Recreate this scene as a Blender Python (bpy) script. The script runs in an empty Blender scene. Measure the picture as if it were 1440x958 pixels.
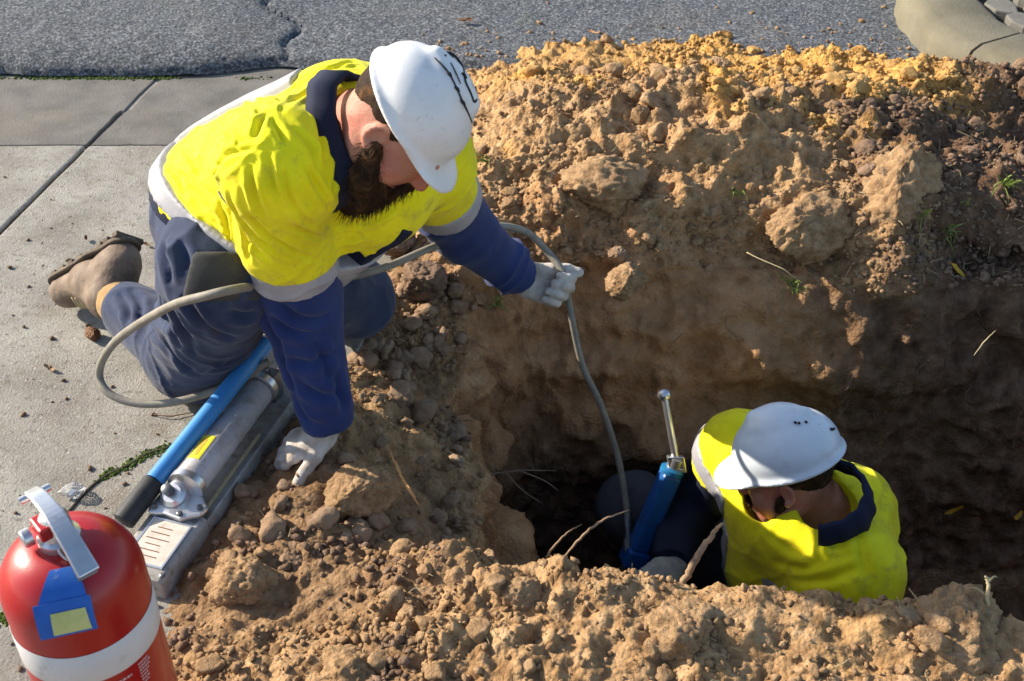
import bpy, bmesh, math, random
import numpy as np
from mathutils import Vector, Matrix
random.seed(7); RNG = np.random.default_rng(11)
sc = bpy.context.scene
COL = sc.collection
R = math.radians

# ---------------------------------------------------------------- camera, world, sun, exposure
CAM_H, PITCH, FPX = 1.6, R(38.0), 1700.0      # focal length in pixels of a 1440 px wide frame
cam = bpy.data.cameras.new('camera'); camo = bpy.data.objects.new('camera', cam); COL.objects.link(camo)
camo.location = (0, 0, CAM_H); camo.rotation_euler = (math.pi/2 - PITCH, 0, 0)
cam.sensor_width = 36.0; cam.lens = 36.0*FPX/1440.0; cam.clip_start = .05; cam.clip_end = 500
cam.dof.use_dof = True; cam.dof.focus_distance = 2.3; cam.dof.aperture_fstop = 9.0
sc.camera = camo

SUN_TRAVEL = Vector((.93, -.36, 0)).normalized(); SUN_EL = R(27.5)
world = bpy.data.worlds.new('World'); sc.world = world; world.use_nodes = True
wn = world.node_tree; wn.nodes.clear()
wo = wn.nodes.new('ShaderNodeOutputWorld'); wb = wn.nodes.new('ShaderNodeBackground'); ws = wn.nodes.new('ShaderNodeTexSky')
ws.sky_type = 'NISHITA'; ws.sun_disc = False; ws.sun_elevation = SUN_EL
ws.sun_rotation = math.atan2(-SUN_TRAVEL.x, -SUN_TRAVEL.y); wb.inputs[1].default_value = .125
wn.links.new(ws.outputs[0], wb.inputs[0]); wn.links.new(wb.outputs[0], wo.inputs[0])
sun = bpy.data.lights.new('sun', 'SUN'); sun.energy = 5.0; sun.angle = R(.55); sun.color = (1, .90, .76)
suno = bpy.data.objects.new('sun', sun); COL.objects.link(suno); suno.location = (-4, 2, 4)
sdir = Vector((SUN_TRAVEL.x*math.cos(SUN_EL), SUN_TRAVEL.y*math.cos(SUN_EL), -math.sin(SUN_EL)))
suno.rotation_euler = sdir.to_track_quat('-Z', 'Y').to_euler()
sc.view_settings.view_transform = 'Standard'; sc.view_settings.look = 'None'
sc.view_settings.gamma = 1; sc.view_settings.use_curve_mapping = False
sc.view_settings.exposure = .95

CP, SP = math.cos(PITCH), math.sin(PITCH)
def ray(px, py):
    dx = (px-720)/FPX; up = (479-py)/FPX
    return np.array([dx, CP+up*SP, -SP+up*CP])
def W(px, py, t):                      # point at depth t on a photo direction
    return np.array([0, 0, CAM_H]) + ray(px, py)*t
def Wz(px, py, z):                     # where that direction meets height z
    r = ray(px, py); return np.array([0, 0, CAM_H]) + r*((z-CAM_H)/r[2])

# ---------------------------------------------------------------- numpy noise
def _h(ix, iy, iz, s):
    n = (ix.astype(np.int64)*374761393 + iy.astype(np.int64)*668265263 + iz.astype(np.int64)*2147483647 + s*974634777) & 0xffffffff
    n = ((n ^ (n >> 13))*1274126177) & 0xffffffff
    n = ((n ^ (n >> 16))*2246822519) & 0xffffffff
    return ((n ^ (n >> 15)) & 0xffffff)/float(0xffffff)
def vnoise(p, s=0):                    # value noise in -1..1, p (N,3)
    i = np.floor(p).astype(np.int64); f = p-i; f = f*f*f*(f*(f*6-15)+10)
    o = 0
    for a in (0, 1):
        wx = f[:, 0] if a else 1-f[:, 0]
        for b in (0, 1):
            wy = f[:, 1] if b else 1-f[:, 1]
            for c in (0, 1):
                wz = f[:, 2] if c else 1-f[:, 2]
                o = o + wx*wy*wz*_h(i[:, 0]+a, i[:, 1]+b, i[:, 2]+c, s)
    return o*2-1
def fbm(p, oct=4, s=0, gain=.5):
    o = 0; a = 1; t = 0
    for k in range(oct):
        o = o + a*vnoise(p*(2**k)+k*17.3, s+k); t += a; a *= gain
    return o/t
def worley(p, s=0):                    # F1 distance, F2, id
    i = np.floor(p).astype(np.int64); n = len(p)
    d1 = np.full(n, 9.); d2 = np.full(n, 9.); idv = np.zeros(n)
    for a in (-1, 0, 1):
        for b in (-1, 0, 1):
            for c in (-1, 0, 1):
                j = i+np.array([a, b, c])
                h = [_h(j[:, 0], j[:, 1], j[:, 2], s+q) for q in (1, 2, 3)]
                d = (j[:, 0]+h[0]-p[:, 0])**2+(j[:, 1]+h[1]-p[:, 1])**2+(j[:, 2]+h[2]-p[:, 2])**2
                m = d < d1
                d2 = np.where(m, d1, np.minimum(d2, d)); idv = np.where(m, h[0], idv); d1 = np.where(m, d, d1)
    return np.sqrt(d1), np.sqrt(d2), idv
def sstep(a, b, x):
    t = np.clip((x-a)/(b-a), 0, 1); return t*t*(3-2*t)

# ---------------------------------------------------------------- objects
def link(name, me, mat=None, parent=None, smooth=False):
    o = bpy.data.objects.new(name, me); COL.objects.link(o)
    if mat is not None: me.materials.append(mat)
    if parent is not None: o.parent = parent
    if smooth: me.shade_smooth()
    return o
def pydata(name, v, f, mat=None, parent=None, smooth=False):
    me = bpy.data.meshes.new(name)
    v = np.asarray(v, dtype=np.float32)
    if isinstance(f, np.ndarray):
        n, k = f.shape
        me.vertices.add(len(v)); me.vertices.foreach_set('co', v.ravel())
        me.loops.add(n*k); me.loops.foreach_set('vertex_index', f.astype(np.int32).ravel())
        me.polygons.add(n); me.polygons.foreach_set('loop_start', np.arange(0, n*k, k, dtype=np.int32))
        me.polygons.foreach_set('loop_total', np.full(n, k, dtype=np.int32))
        me.update(calc_edges=True)
    else:
        me.from_pydata([tuple(map(float, x)) for x in v], [], [tuple(map(int, x)) for x in f]); me.update()
    return link(name, me, mat, parent, smooth)
def empty(name, loc=(0, 0, 0)):
    o = bpy.data.objects.new(name, None); COL.objects.link(o); o.location = loc; o.empty_display_size = .05; return o
def keep(o, parent):                   # parent and keep the world-space mesh where it is
    o.parent = parent
    o.matrix_parent_inverse = Matrix.Translation(parent.location).inverted() if parent.type == 'EMPTY' else Matrix.Identity(4)
    return o
def tag(o, label=None, cat=None, group=None, kind=None):
    if label: o['label'] = label
    if cat: o['category'] = cat
    if group: o['group'] = group
    if kind: o['kind'] = kind
    return o
class MB:                              # collects shapes into one mesh
    def __init__(s): s.v = []; s.f = []
    def add(s, v, f):
        b = len(s.v); s.v += [tuple(map(float, x)) for x in v]; s.f += [tuple(int(i)+b for i in q) for q in f]
    def box(s, c, half, X=(1, 0, 0), Y=(0, 1, 0), Z=(0, 0, 1)):
        c, X, Y, Z = map(np.array, (c, X, Y, Z))
        v = [c+X*half[0]*a+Y*half[1]*b+Z*half[2]*d for a in (-1, 1) for b in (-1, 1) for d in (-1, 1)]
        s.add(v, [(0, 1, 3, 2), (4, 6, 7, 5), (0, 4, 5, 1), (2, 3, 7, 6), (0, 2, 6, 4), (1, 5, 7, 3)])
    def tube(s, pts, rad, n=10, cap=True):
        v, f = tube_vf(pts, rad, n, cap); s.add(v, f)
    def lathe(s, c, axis, prof, n=32):
        c = np.array(c, float); a = np.array(axis, float); a /= np.linalg.norm(a)
        u = np.cross(a, [0, 0, 1.]) if abs(a[2]) < .9 else np.cross(a, [1., 0, 0]); u /= np.linalg.norm(u); w = np.cross(a, u)
        v = []; f = []
        for h, r in prof:
            for k in range(n):
                t = 2*math.pi*k/n; v.append(c+a*h+(u*math.cos(t)+w*math.sin(t))*r)
        for i in range(len(prof)-1):
            for k in range(n):
                q = (k+1) % n; f.append((i*n+k, i*n+q, (i+1)*n+q, (i+1)*n+k))
        f.append(tuple(range(n))[::-1]); f.append(tuple((len(prof)-1)*n+k for k in range(n)))
        s.add(v, f)
    def build(s, name, mat, parent=None, smooth=False, bevel=0, angle=None):
        o = pydata(name, s.v, s.f, mat)
        bm = bmesh.new(); bm.from_mesh(o.data); bmesh.ops.recalc_face_normals(bm, faces=bm.faces); bm.to_mesh(o.data); bm.free()
        if parent is not None: keep(o, parent)
        if bevel:
            m = o.modifiers.new('bevel', 'BEVEL'); m.width = bevel; m.segments = 2; m.limit_method = 'ANGLE'; m.angle_limit = R(40)
        if smooth: o.data.shade_smooth()
        if angle: o.data.set_sharp_from_angle(angle=R(angle))
        return o
def catmull(pts, n=12):
    p = np.array(pts, float); p = np.vstack([2*p[0]-p[1], p, 2*p[-1]-p[-2]]); o = []
    for i in range(1, len(p)-2):
        for k in range(n):
            t = k/n
            o.append(.5*((2*p[i])+(-p[i-1]+p[i+1])*t+(2*p[i-1]-5*p[i]+4*p[i+1]-p[i+2])*t*t+(-p[i-1]+3*p[i]-3*p[i+1]+p[i+2])*t**3))
    o.append(p[-2]); return np.array(o)
def tube_vf(pts, rad, n=10, cap=True):
    p = np.array(pts, float); m = len(p); r = np.full(m, rad) if np.isscalar(rad) else np.interp(np.linspace(0, 1, m), np.linspace(0, 1, len(rad)), rad)
    T = np.gradient(p, axis=0); T /= np.linalg.norm(T, axis=1)[:, None]+1e-9
    u = np.cross(T[0], [0, 0, 1.]);
    if np.linalg.norm(u) < .1: u = np.cross(T[0], [1., 0, 0])
    u /= np.linalg.norm(u); v = []; f = []
    for i in range(m):
        u = u-T[i]*np.dot(u, T[i]); u /= np.linalg.norm(u); w = np.cross(T[i], u)
        for k in range(n):
            t = 2*math.pi*k/n; v.append(p[i]+(u*math.cos(t)+w*math.sin(t))*r[i])
    for i in range(m-1):
        for k in range(n):
            q = (k+1) % n; f.append((i*n+k, i*n+q, (i+1)*n+q, (i+1)*n+k))
    if cap: f.append(tuple(range(n))[::-1]); f.append(tuple((m-1)*n+k for k in range(n)))
    return v, f

# ---------------------------------------------------------------- materials
def mat(name, cols, scale=8, rough=.8, bump=0, bscale=40, metal=0, detail=6, pos=None, spec=.3, sss=0, rand=0, bdetail=8, layers=(), coat=0, sheen=0):
    """colour from a noise ramp; layers: (colour, scale, lo, hi, amount) blotches on top."""
    m = bpy.data.materials.new(name); m.use_nodes = True; N = m.node_tree.nodes; L = m.node_tree.links
    b = N['Principled BSDF']; b.inputs['Roughness'].default_value = rough; b.inputs['Metallic'].default_value = metal
    b.inputs['Specular IOR Level'].default_value = spec
    if coat: b.inputs['Coat Weight'].default_value = coat; b.inputs['Coat Roughness'].default_value = .12
    if sheen: b.inputs['Sheen Weight'].default_value = sheen
    if sss:
        b.inputs['Subsurface Weight'].default_value = sss; b.inputs['Subsurface Radius'].default_value = (.012, .004, .002); b.inputs['Subsurface Scale'].default_value = 1
    g = N.new('ShaderNodeNewGeometry'); vec = g.outputs['Position']
    if rand:
        oi = N.new('ShaderNodeObjectInfo'); ad = N.new('ShaderNodeVectorMath'); ad.operation = 'MULTIPLY_ADD'
        L.new(oi.outputs['Random'], ad.inputs[0]); ad.inputs[1].default_value = (7, 13, 5); L.new(vec, ad.inputs[2]); vec = ad.outputs[0]
    if len(cols) == 1 and not layers: b.inputs['Base Color'].default_value = (*cols[0], 1); cout = None
    else:
        nz = N.new('ShaderNodeTexNoise'); nz.inputs['Scale'].default_value = scale; nz.inputs['Detail'].default_value = detail; nz.inputs['Roughness'].default_value = .6
        L.new(vec, nz.inputs['Vector'])
        rp = N.new('ShaderNodeValToRGB'); cr = rp.color_ramp
        ps = pos or [(.3+.4*i/max(1, len(cols)-1)) for i in range(len(cols))]
        while len(cr.elements) < len(cols): cr.elements.new(.5)
        while len(cr.elements) > max(1, len(cols)): cr.elements.remove(cr.elements[-1])
        for e, p, c in zip(cr.elements, ps, cols): e.position = p; e.color = (*c, 1)
        L.new(nz.outputs[0], rp.inputs[0]); cout = rp.outputs[0]
        for k, (c, s, lo, hi, am) in enumerate(layers):
            n2 = N.new('ShaderNodeTexNoise'); n2.inputs['Scale'].default_value = s; n2.inputs['Detail'].default_value = 5; n2.inputs['Roughness'].default_value = .65
            of = N.new('ShaderNodeVectorMath'); of.operation = 'ADD'; of.inputs[1].default_value = (3.1*k+1, 2.7, 9.1*k); L.new(vec, of.inputs[0]); L.new(of.outputs[0], n2.inputs['Vector'])
            mr = N.new('ShaderNodeMapRange'); mr.inputs[1].default_value = lo; mr.inputs[2].default_value = hi; mr.inputs[4].default_value = am; L.new(n2.outputs[0], mr.inputs[0])
            mx = N.new('ShaderNodeMix'); mx.data_type = 'RGBA'; L.new(mr.outputs[0], mx.inputs[0]); L.new(cout, mx.inputs[6]); mx.inputs[7].default_value = (*c, 1); cout = mx.outputs[2]
        L.new(cout, b.inputs['Base Color'])
    if bump:
        n3 = N.new('ShaderNodeTexNoise'); n3.inputs['Scale'].default_value = bscale; n3.inputs['Detail'].default_value = bdetail; n3.inputs['Roughness'].default_value = .65; L.new(vec, n3.inputs['Vector'])
        bp = N.new('ShaderNodeBump'); bp.inputs['Strength'].default_value = 1; bp.inputs['Distance'].default_value = bump; L.new(n3.outputs[0], bp.inputs['Height']); L.new(bp.outputs[0], b.inputs['Normal'])
    return m
M = {}
M['concrete'] = mat('concrete', [(.225, .21, .182), (.305, .288, .25), (.365, .345, .30)], 7, .9, .005, 190, layers=[((.12, .108, .09), 60, .54, .68, .8), ((.17, .14, .11), 3.2, .46, .70, .65), ((.19, .155, .115), 16, .53, .70, .6), ((.50, .48, .43), 120, .58, .66, .6), ((.08, .07, .055), 130, .64, .70, .8)])
M['gutter'] = mat('gutter', [(.10, .094, .083), (.145, .135, .12), (.18, .17, .15)], 9, .9, .0022, 150, layers=[((.13, .12, .105), 40, .58, .72, .7), ((.18, .15, .11), 3.5, .5, .72, .5)])  # base tone darkened to stand in for a shadow lying over the gutter
M['asphalt'] = mat('asphalt', [(.022, .025, .029), (.066, .072, .081), (.12, .13, .142), (.28, .29, .30)], 120, .85, .007, 130, pos=[.33, .46, .56, .68], detail=3, layers=[((.17, .14, .10), 1.6, .52, .74, .4), ((.09, .10, .06), 5, .6, .75, .35)])
M['kerb'] = mat('kerb', [(.12, .108, .074), (.18, .163, .118)], 7, .9, .002, 120, layers=[((.20, .17, .10), 5, .5, .7, .6), ((.12, .11, .09), 60, .62, .72, .6)])
M['paver'] = mat('paver', [(.12, .115, .10), (.19, .18, .155)], 14, .9, .002, 130, rand=1, layers=[((.16, .15, .12), 40, .58, .7, .6)])
M['clod'] = mat('clod', [(.23, .13, .060), (.38, .235, .118), (.51, .335, .185)], 38, .95, .010, 150, rand=1, layers=[((.15, .09, .05), 70, .55, .7, .45), ((.47, .32, .17), 9, .55, .72, .4)])
M['clod_dark'] = mat('clod_dark', [(.125, .075, .046), (.22, .138, .086), (.33, .22, .145)], 38, .95, .009, 150, rand=1, layers=[((.07, .045, .03), 70, .55, .7, .45)])
M['clod_sand'] = mat('clod_sand', [(.36, .195, .060), (.52, .30, .098), (.62, .39, .15)], 38, .95, .009, 150, rand=1, layers=[((.26, .15, .06), 70, .58, .7, .4)])
M['stone'] = mat('stone', [(.17, .105, .06), (.27, .175, .105), (.36, .25, .16)], 26, .9, .005, 120, rand=1)
M['hivis'] = mat('hivis', [(.78, .70, .003), (.84, .76, .006), (.88, .80, .012)], 14, .7, .0008, 420, spec=.18, layers=[((.56, .44, .008), 7, .46, .70, .6), ((.30, .24, .07), 17, .56, .74, .6), ((.22, .18, .08), 60, .62, .74, .45)], sheen=.08)
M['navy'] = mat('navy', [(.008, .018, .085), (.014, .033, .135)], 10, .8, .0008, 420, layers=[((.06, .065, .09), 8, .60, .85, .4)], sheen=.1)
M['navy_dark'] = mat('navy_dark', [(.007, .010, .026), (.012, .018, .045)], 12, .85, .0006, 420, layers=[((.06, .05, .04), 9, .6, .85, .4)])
M['silver'] = mat('silver', [(.27, .265, .285), (.37, .36, .385)], 22, .5, .0005, 300, spec=.5, layers=[((.38, .34, .32), 18, .56, .75, .5)])
M['denim'] = mat('denim', [(.012, .021, .056), (.026, .042, .095)], 16, .9, .0014, 380, layers=[((.075, .09, .125), 7, .54, .75, .5), ((.09, .065, .045), 11, .60, .8, .5)], sheen=.15)
M['trouser_grey'] = mat('trouser_grey', [(.045, .045, .055), (.075, .075, .088)], 16, .9, .0009, 380, layers=[((.12, .095, .07), 10, .56, .8, .5)])
M['leather'] = mat('leather', [(.10, .068, .046), (.17, .12, .085), (.24, .18, .13)], 26, .75, .0018, 130, layers=[((.34, .27, .19), 14, .54, .72, .5)])
M['rubber_sole'] = mat('rubber_sole', [(.05, .04, .032), (.17, .13, .09)], 30, .9, .001, 100)
M['sock'] = mat('sock', [(.42, .26, .11), (.52, .34, .16)], 40, .95, .002, 300)
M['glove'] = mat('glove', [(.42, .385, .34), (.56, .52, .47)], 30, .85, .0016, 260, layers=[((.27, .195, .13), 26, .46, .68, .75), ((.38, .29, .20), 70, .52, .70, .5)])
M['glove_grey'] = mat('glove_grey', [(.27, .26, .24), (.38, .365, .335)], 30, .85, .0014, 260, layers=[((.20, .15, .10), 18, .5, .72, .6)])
M['skin'] = mat('skin', [(.40, .165, .105), (.52, .245, .165)], 22, .55, .0010, 250, spec=.35, sss=.2, layers=[((.46, .105, .07), 16, .46, .68, .75), ((.30, .13, .09), 70, .58, .72, .4)])
M['ear'] = M['skin']
M['hair'] = mat('hair', [(.018, .010, .006), (.04, .022, .012)], 120, .7, .001, 500, spec=.1, layers=[((.16, .075, .03), 38, .5, .68, .65)])
M['eye'] = mat('eye', [(.6, .58, .55)], rough=.2, spec=.5)
M['hat'] = mat('hat', [(.66, .66, .65), (.74, .74, .73)], 10, .38, .0004, 60, spec=.45, coat=.15, layers=[((.48, .44, .38), 18, .54, .76, .5), ((.34, .29, .22), 60, .60, .74, .5)])
M['hat_blue'] = mat('hat_blue', [(.55, .60, .64), (.62, .66, .69)], 10, .38, .0003, 60, spec=.45, coat=.15, layers=[((.42, .42, .41), 20, .56, .78, .5), ((.36, .30, .22), 55, .66, .76, .35)])
M['marker'] = mat('marker', [(.012, .012, .016)], rough=.5)
M['red'] = mat('red', [(.30, .003, .005), (.36, .005, .007)], 8, .36, .0004, 45, spec=.4, coat=.2, layers=[((.36, .012, .010), 11, .56, .78, .5), ((.40, .22, .16), 60, .68, .76, .35)])
M['white_band'] = mat('white_band', [(.52, .50, .49), (.60, .58, .57)], 16, .5, layers=[((.33, .28, .26), 45, .62, .72, .5)])
M['print'] = mat('print', [(.55, .30, .27), (.60, .40, .36)], 60, .6)
M['blue_tag'] = mat('blue_tag', [(.010, .085, .36), (.02, .12, .44)], 22, .5, layers=[((.25, .32, .38), 50, .64, .72, .4)])
M['tag_yellow'] = mat('tag_yellow', [(.40, .42, .14), (.52, .52, .22)], 40, .6)
M['steel'] = mat('steel', [(.55, .55, .55), (.70, .70, .70)], 30, .33, .0002, 90, metal=.9, layers=[((.25, .20, .15), 40, .60, .74, .5)])
M['dark_steel'] = mat('dark_steel', [(.10, .10, .105), (.20, .20, .21)], 30, .4, .0002, 90, metal=.7)
M['pump_grey'] = mat('pump_grey', [(.34, .33, .345), (.43, .42, .43)], 18, .5, .0006, 90, spec=.35, layers=[((.22, .17, .13), 22, .50, .70, .7), ((.15, .12, .10), 60, .6, .72, .5)])
M['base_grey'] = mat('base_grey', [(.27, .27, .255), (.37, .37, .35)], 14, .6, .001, 90, layers=[((.17, .13, .09), 14, .44, .66, .8), ((.11, .09, .07), 55, .56, .70, .7)])
M['blue_pipe'] = mat('blue_pipe', [(.03, .185, .47), (.05, .24, .54)], 10, .42, .0003, 80, spec=.45, layers=[((.22, .25, .27), 34, .62, .74, .4)])
M['blue_jack'] = mat('blue_jack', [(.008, .075, .27), (.012, .105, .34)], 10, .4, .0003, 80, spec=.45, layers=[((.03, .05, .09), 22, .56, .74, .6)])
M['black_rubber'] = mat('black_rubber', [(.018, .019, .02), (.04, .042, .044)], 30, .6, .0004, 120)
M['yellow_label'] = mat('yellow_label', [(.62, .58, .02), (.70, .66, .05)], 20, .5)
M['paper'] = mat('paper', [(.52, .44, .36), (.62, .56, .49)], 40, .7, layers=[((.38, .22, .14), 80, .55, .66, .5)])
M['hose'] = mat('hose', [(.17, .155, .125), (.26, .24, .195)], 40, .6, .0006, 260, layers=[((.34, .28, .20), 30, .54, .72, .55)])
M['hose_black'] = mat('hose_black', [(.02, .022, .024), (.045, .05, .055)], 40, .5, .0003, 200)
M['twig'] = mat('twig', [(.20, .125, .07), (.34, .23, .14)], 50, .9, .0008, 200)
M['twig_orange'] = mat('twig_orange', [(.36, .17, .06), (.46, .25, .10)], 50, .9)
M['root'] = mat('root', [(.13, .085, .055), (.22, .15, .10)], 50, .9)
M['grass'] = mat('grass', [(.07, .12, .018), (.15, .20, .035), (.26, .27, .09)], 60, .7, rand=1)
M['straw'] = mat('straw', [(.34, .27, .14), (.46, .39, .23)], 60, .85)
M['moss'] = mat('moss', [(.025, .05, .006), (.06, .10, .010), (.11, .15, .015)], 90, .95, .004, 220)
M['leaf_yellow'] = mat('leaf_yellow', [(.48, .26, .02), (.60, .36, .04)], 40, .7)
M['leaf_brown'] = mat('leaf_brown', [(.10, .045, .02), (.20, .10, .045)], 40, .8)
M['dark_crack'] = mat('dark_crack', [(.03, .026, .02), (.06, .05, .035)], 60, .95)
M['clear'] = mat('clear', [(.75, .75, .75)], rough=.15, spec=.6)
# ---------------------------------------------------------------- soil: trench between two spoil heaps, one swept surface
def soil_mat():
    m = bpy.data.materials.new('soil'); m.use_nodes = True; N = m.node_tree.nodes; L = m.node_tree.links
    b = N['Principled BSDF']; b.inputs['Roughness'].default_value = .96; b.inputs['Specular IOR Level'].default_value = .12
    g = N.new('ShaderNodeNewGeometry'); vec = g.outputs['Position']
    def noise(s, d=6, off=0):
        n = N.new('ShaderNodeTexNoise'); n.inputs['Scale'].default_value = s; n.inputs['Detail'].default_value = d; n.inputs['Roughness'].default_value = .65
        a = N.new('ShaderNodeVectorMath'); a.operation = 'ADD'; a.inputs[1].default_value = (off, off*.7, off*.3); L.new(vec, a.inputs[0]); L.new(a.outputs[0], n.inputs['Vector']); return n.outputs[0]
    def ramp(f, cols, ps):
        r = N.new('ShaderNodeValToRGB'); cr = r.color_ramp
        while len(cr.elements) < len(cols): cr.elements.new(.5)
        for e, p, c in zip(cr.elements, ps, cols): e.position = p; e.color = (*c, 1)
        L.new(f, r.inputs[0]); return r.outputs[0]
    def mix(f, a, c):
        x = N.new('ShaderNodeMix'); x.data_type = 'RGBA'; L.new(f, x.inputs[0]); L.new(a, x.inputs[6]); L.new(c, x.inputs[7]); return x.outputs[2]
    def attr(n):
        a = N.new('ShaderNodeAttribute'); a.attribute_name = n; return a.outputs['Fac']
    P5 = (.30, .42, .52, .62, .74)
    dry = ramp(noise(34), [(.20, .11, .05), (.31, .18, .083), (.39, .24, .118), (.46, .295, .155), (.54, .37, .21)], P5)
    sand = ramp(noise(34, off=5), [(.31, .15, .036), (.45, .23, .060), (.54, .295, .083), (.60, .355, .112), (.66, .43, .165)], P5)
    damp_shade = ramp(noise(22, off=9), [(.055, .030, .018), (.10, .057, .033), (.14, .083, .049), (.185, .113, .069), (.27, .175, .11)], P5)  # damp earth, deepened further with painted trench shade
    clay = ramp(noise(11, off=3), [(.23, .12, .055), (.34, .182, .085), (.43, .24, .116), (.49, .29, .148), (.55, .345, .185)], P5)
    c = mix(attr('damp_shade'), dry, damp_shade); c = mix(attr('clay'), c, clay); c = mix(attr('sand'), c, sand)
    L.new(c, b.inputs['Base Color'])
    bp = N.new('ShaderNodeBump'); bp.inputs['Strength'].default_value = 1; bp.inputs['Distance'].default_value = .007
    ad = N.new('ShaderNodeMath'); ad.operation = 'ADD'; L.new(noise(110, 9), ad.inputs[0])
    vo = N.new('ShaderNodeTexVoronoi'); vo.inputs['Scale'].default_value = 120; L.new(vec, vo.inputs['Vector'])
    ml = N.new('ShaderNodeMath'); ml.operation = 'MULTIPLY'; ml.inputs[1].default_value = -.5; L.new(vo.outputs['Distance'], ml.inputs[0]); L.new(ml.outputs[0], ad.inputs[1])
    L.new(ad.outputs[0], bp.inputs['Height']); L.new(bp.outputs[0], b.inputs['Normal'])
    return m
M['soil'] = soil_mat()

DEPTH = .86
def xbound(y): return np.interp(y, [.2, 1.25, 1.5, 1.77, 2.1, 2.4, 2.8, 3.4], [-.66, -.64, -.60, -.48, -.38, -.29, -.22, -.2])
def e_of(x, y=1.8):
    xx = x+.035*np.sin(y*6.3+.8)+.020*np.sin(y*17+x*9)+.012*np.sin(y*41+1)
    return (.20*sstep(-.40, -.06, xx)+.80*sstep(-.10, .085, xx))*(1-sstep(2.7, 3.0, x))
def n_of(x): return sstep(-.32, .0, x)*(1-sstep(2.7, 3.2, x))
def m_of(x): return sstep(-.36, .12, x)*(1-sstep(2.7, 3.25, x))
def blanket(x, y):
    d = x-xbound(y)
    return .03*sstep(.0, .22, d)-.03*(1-sstep(-.06, .03, d))
def profile(x):
    yc = 1.285-.15*max(x, -.1)*(1 if x < 1.2 else 1.2/x); n, m = float(n_of(x)), float(m_of(x))
    wob = .02*math.sin(x*5.1+1)+.012*math.sin(x*13)
    yt = 2.31+.04*math.sin(x*3.3+.6)+wob*.8
    cr = (1+.12*math.sin(x*4.2)+.08*math.sin(x*9.7+2))*(1-.95*float(sstep(.85, 1.32, x)))
    ys = [.15, .75, 1.10, yc-.06, yc, yc+.06, yc+.10, yc+.17, 2.02, 2.08+wob, 2.17+wob, yt, yt+.10, 2.62, 2.86, 3.08, 3.32, 3.55]
    zs = [0, .02*n, .04*n, .058*n, .064*n*cr, .046*n, 0, 0, 0, 0, 0, .0, .055*m, .135*m*cr, .165*m*cr, .10*m, .02*m-.01, -.06]
    zt = [0, 0, 0, 0, 0, 0, -.10, -DEPTH, -DEPTH*1.02, -DEPTH*.93, -.46, -.045, 0, 0, 0, 0, 0, 0]
    return np.array(ys), np.array(zs), np.array(zt)
SEGN = [14, 45, 30, 12, 12, 14, 46, 100, 12, 40, 44, 34, 46, 40, 36, 34, 14]
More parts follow.
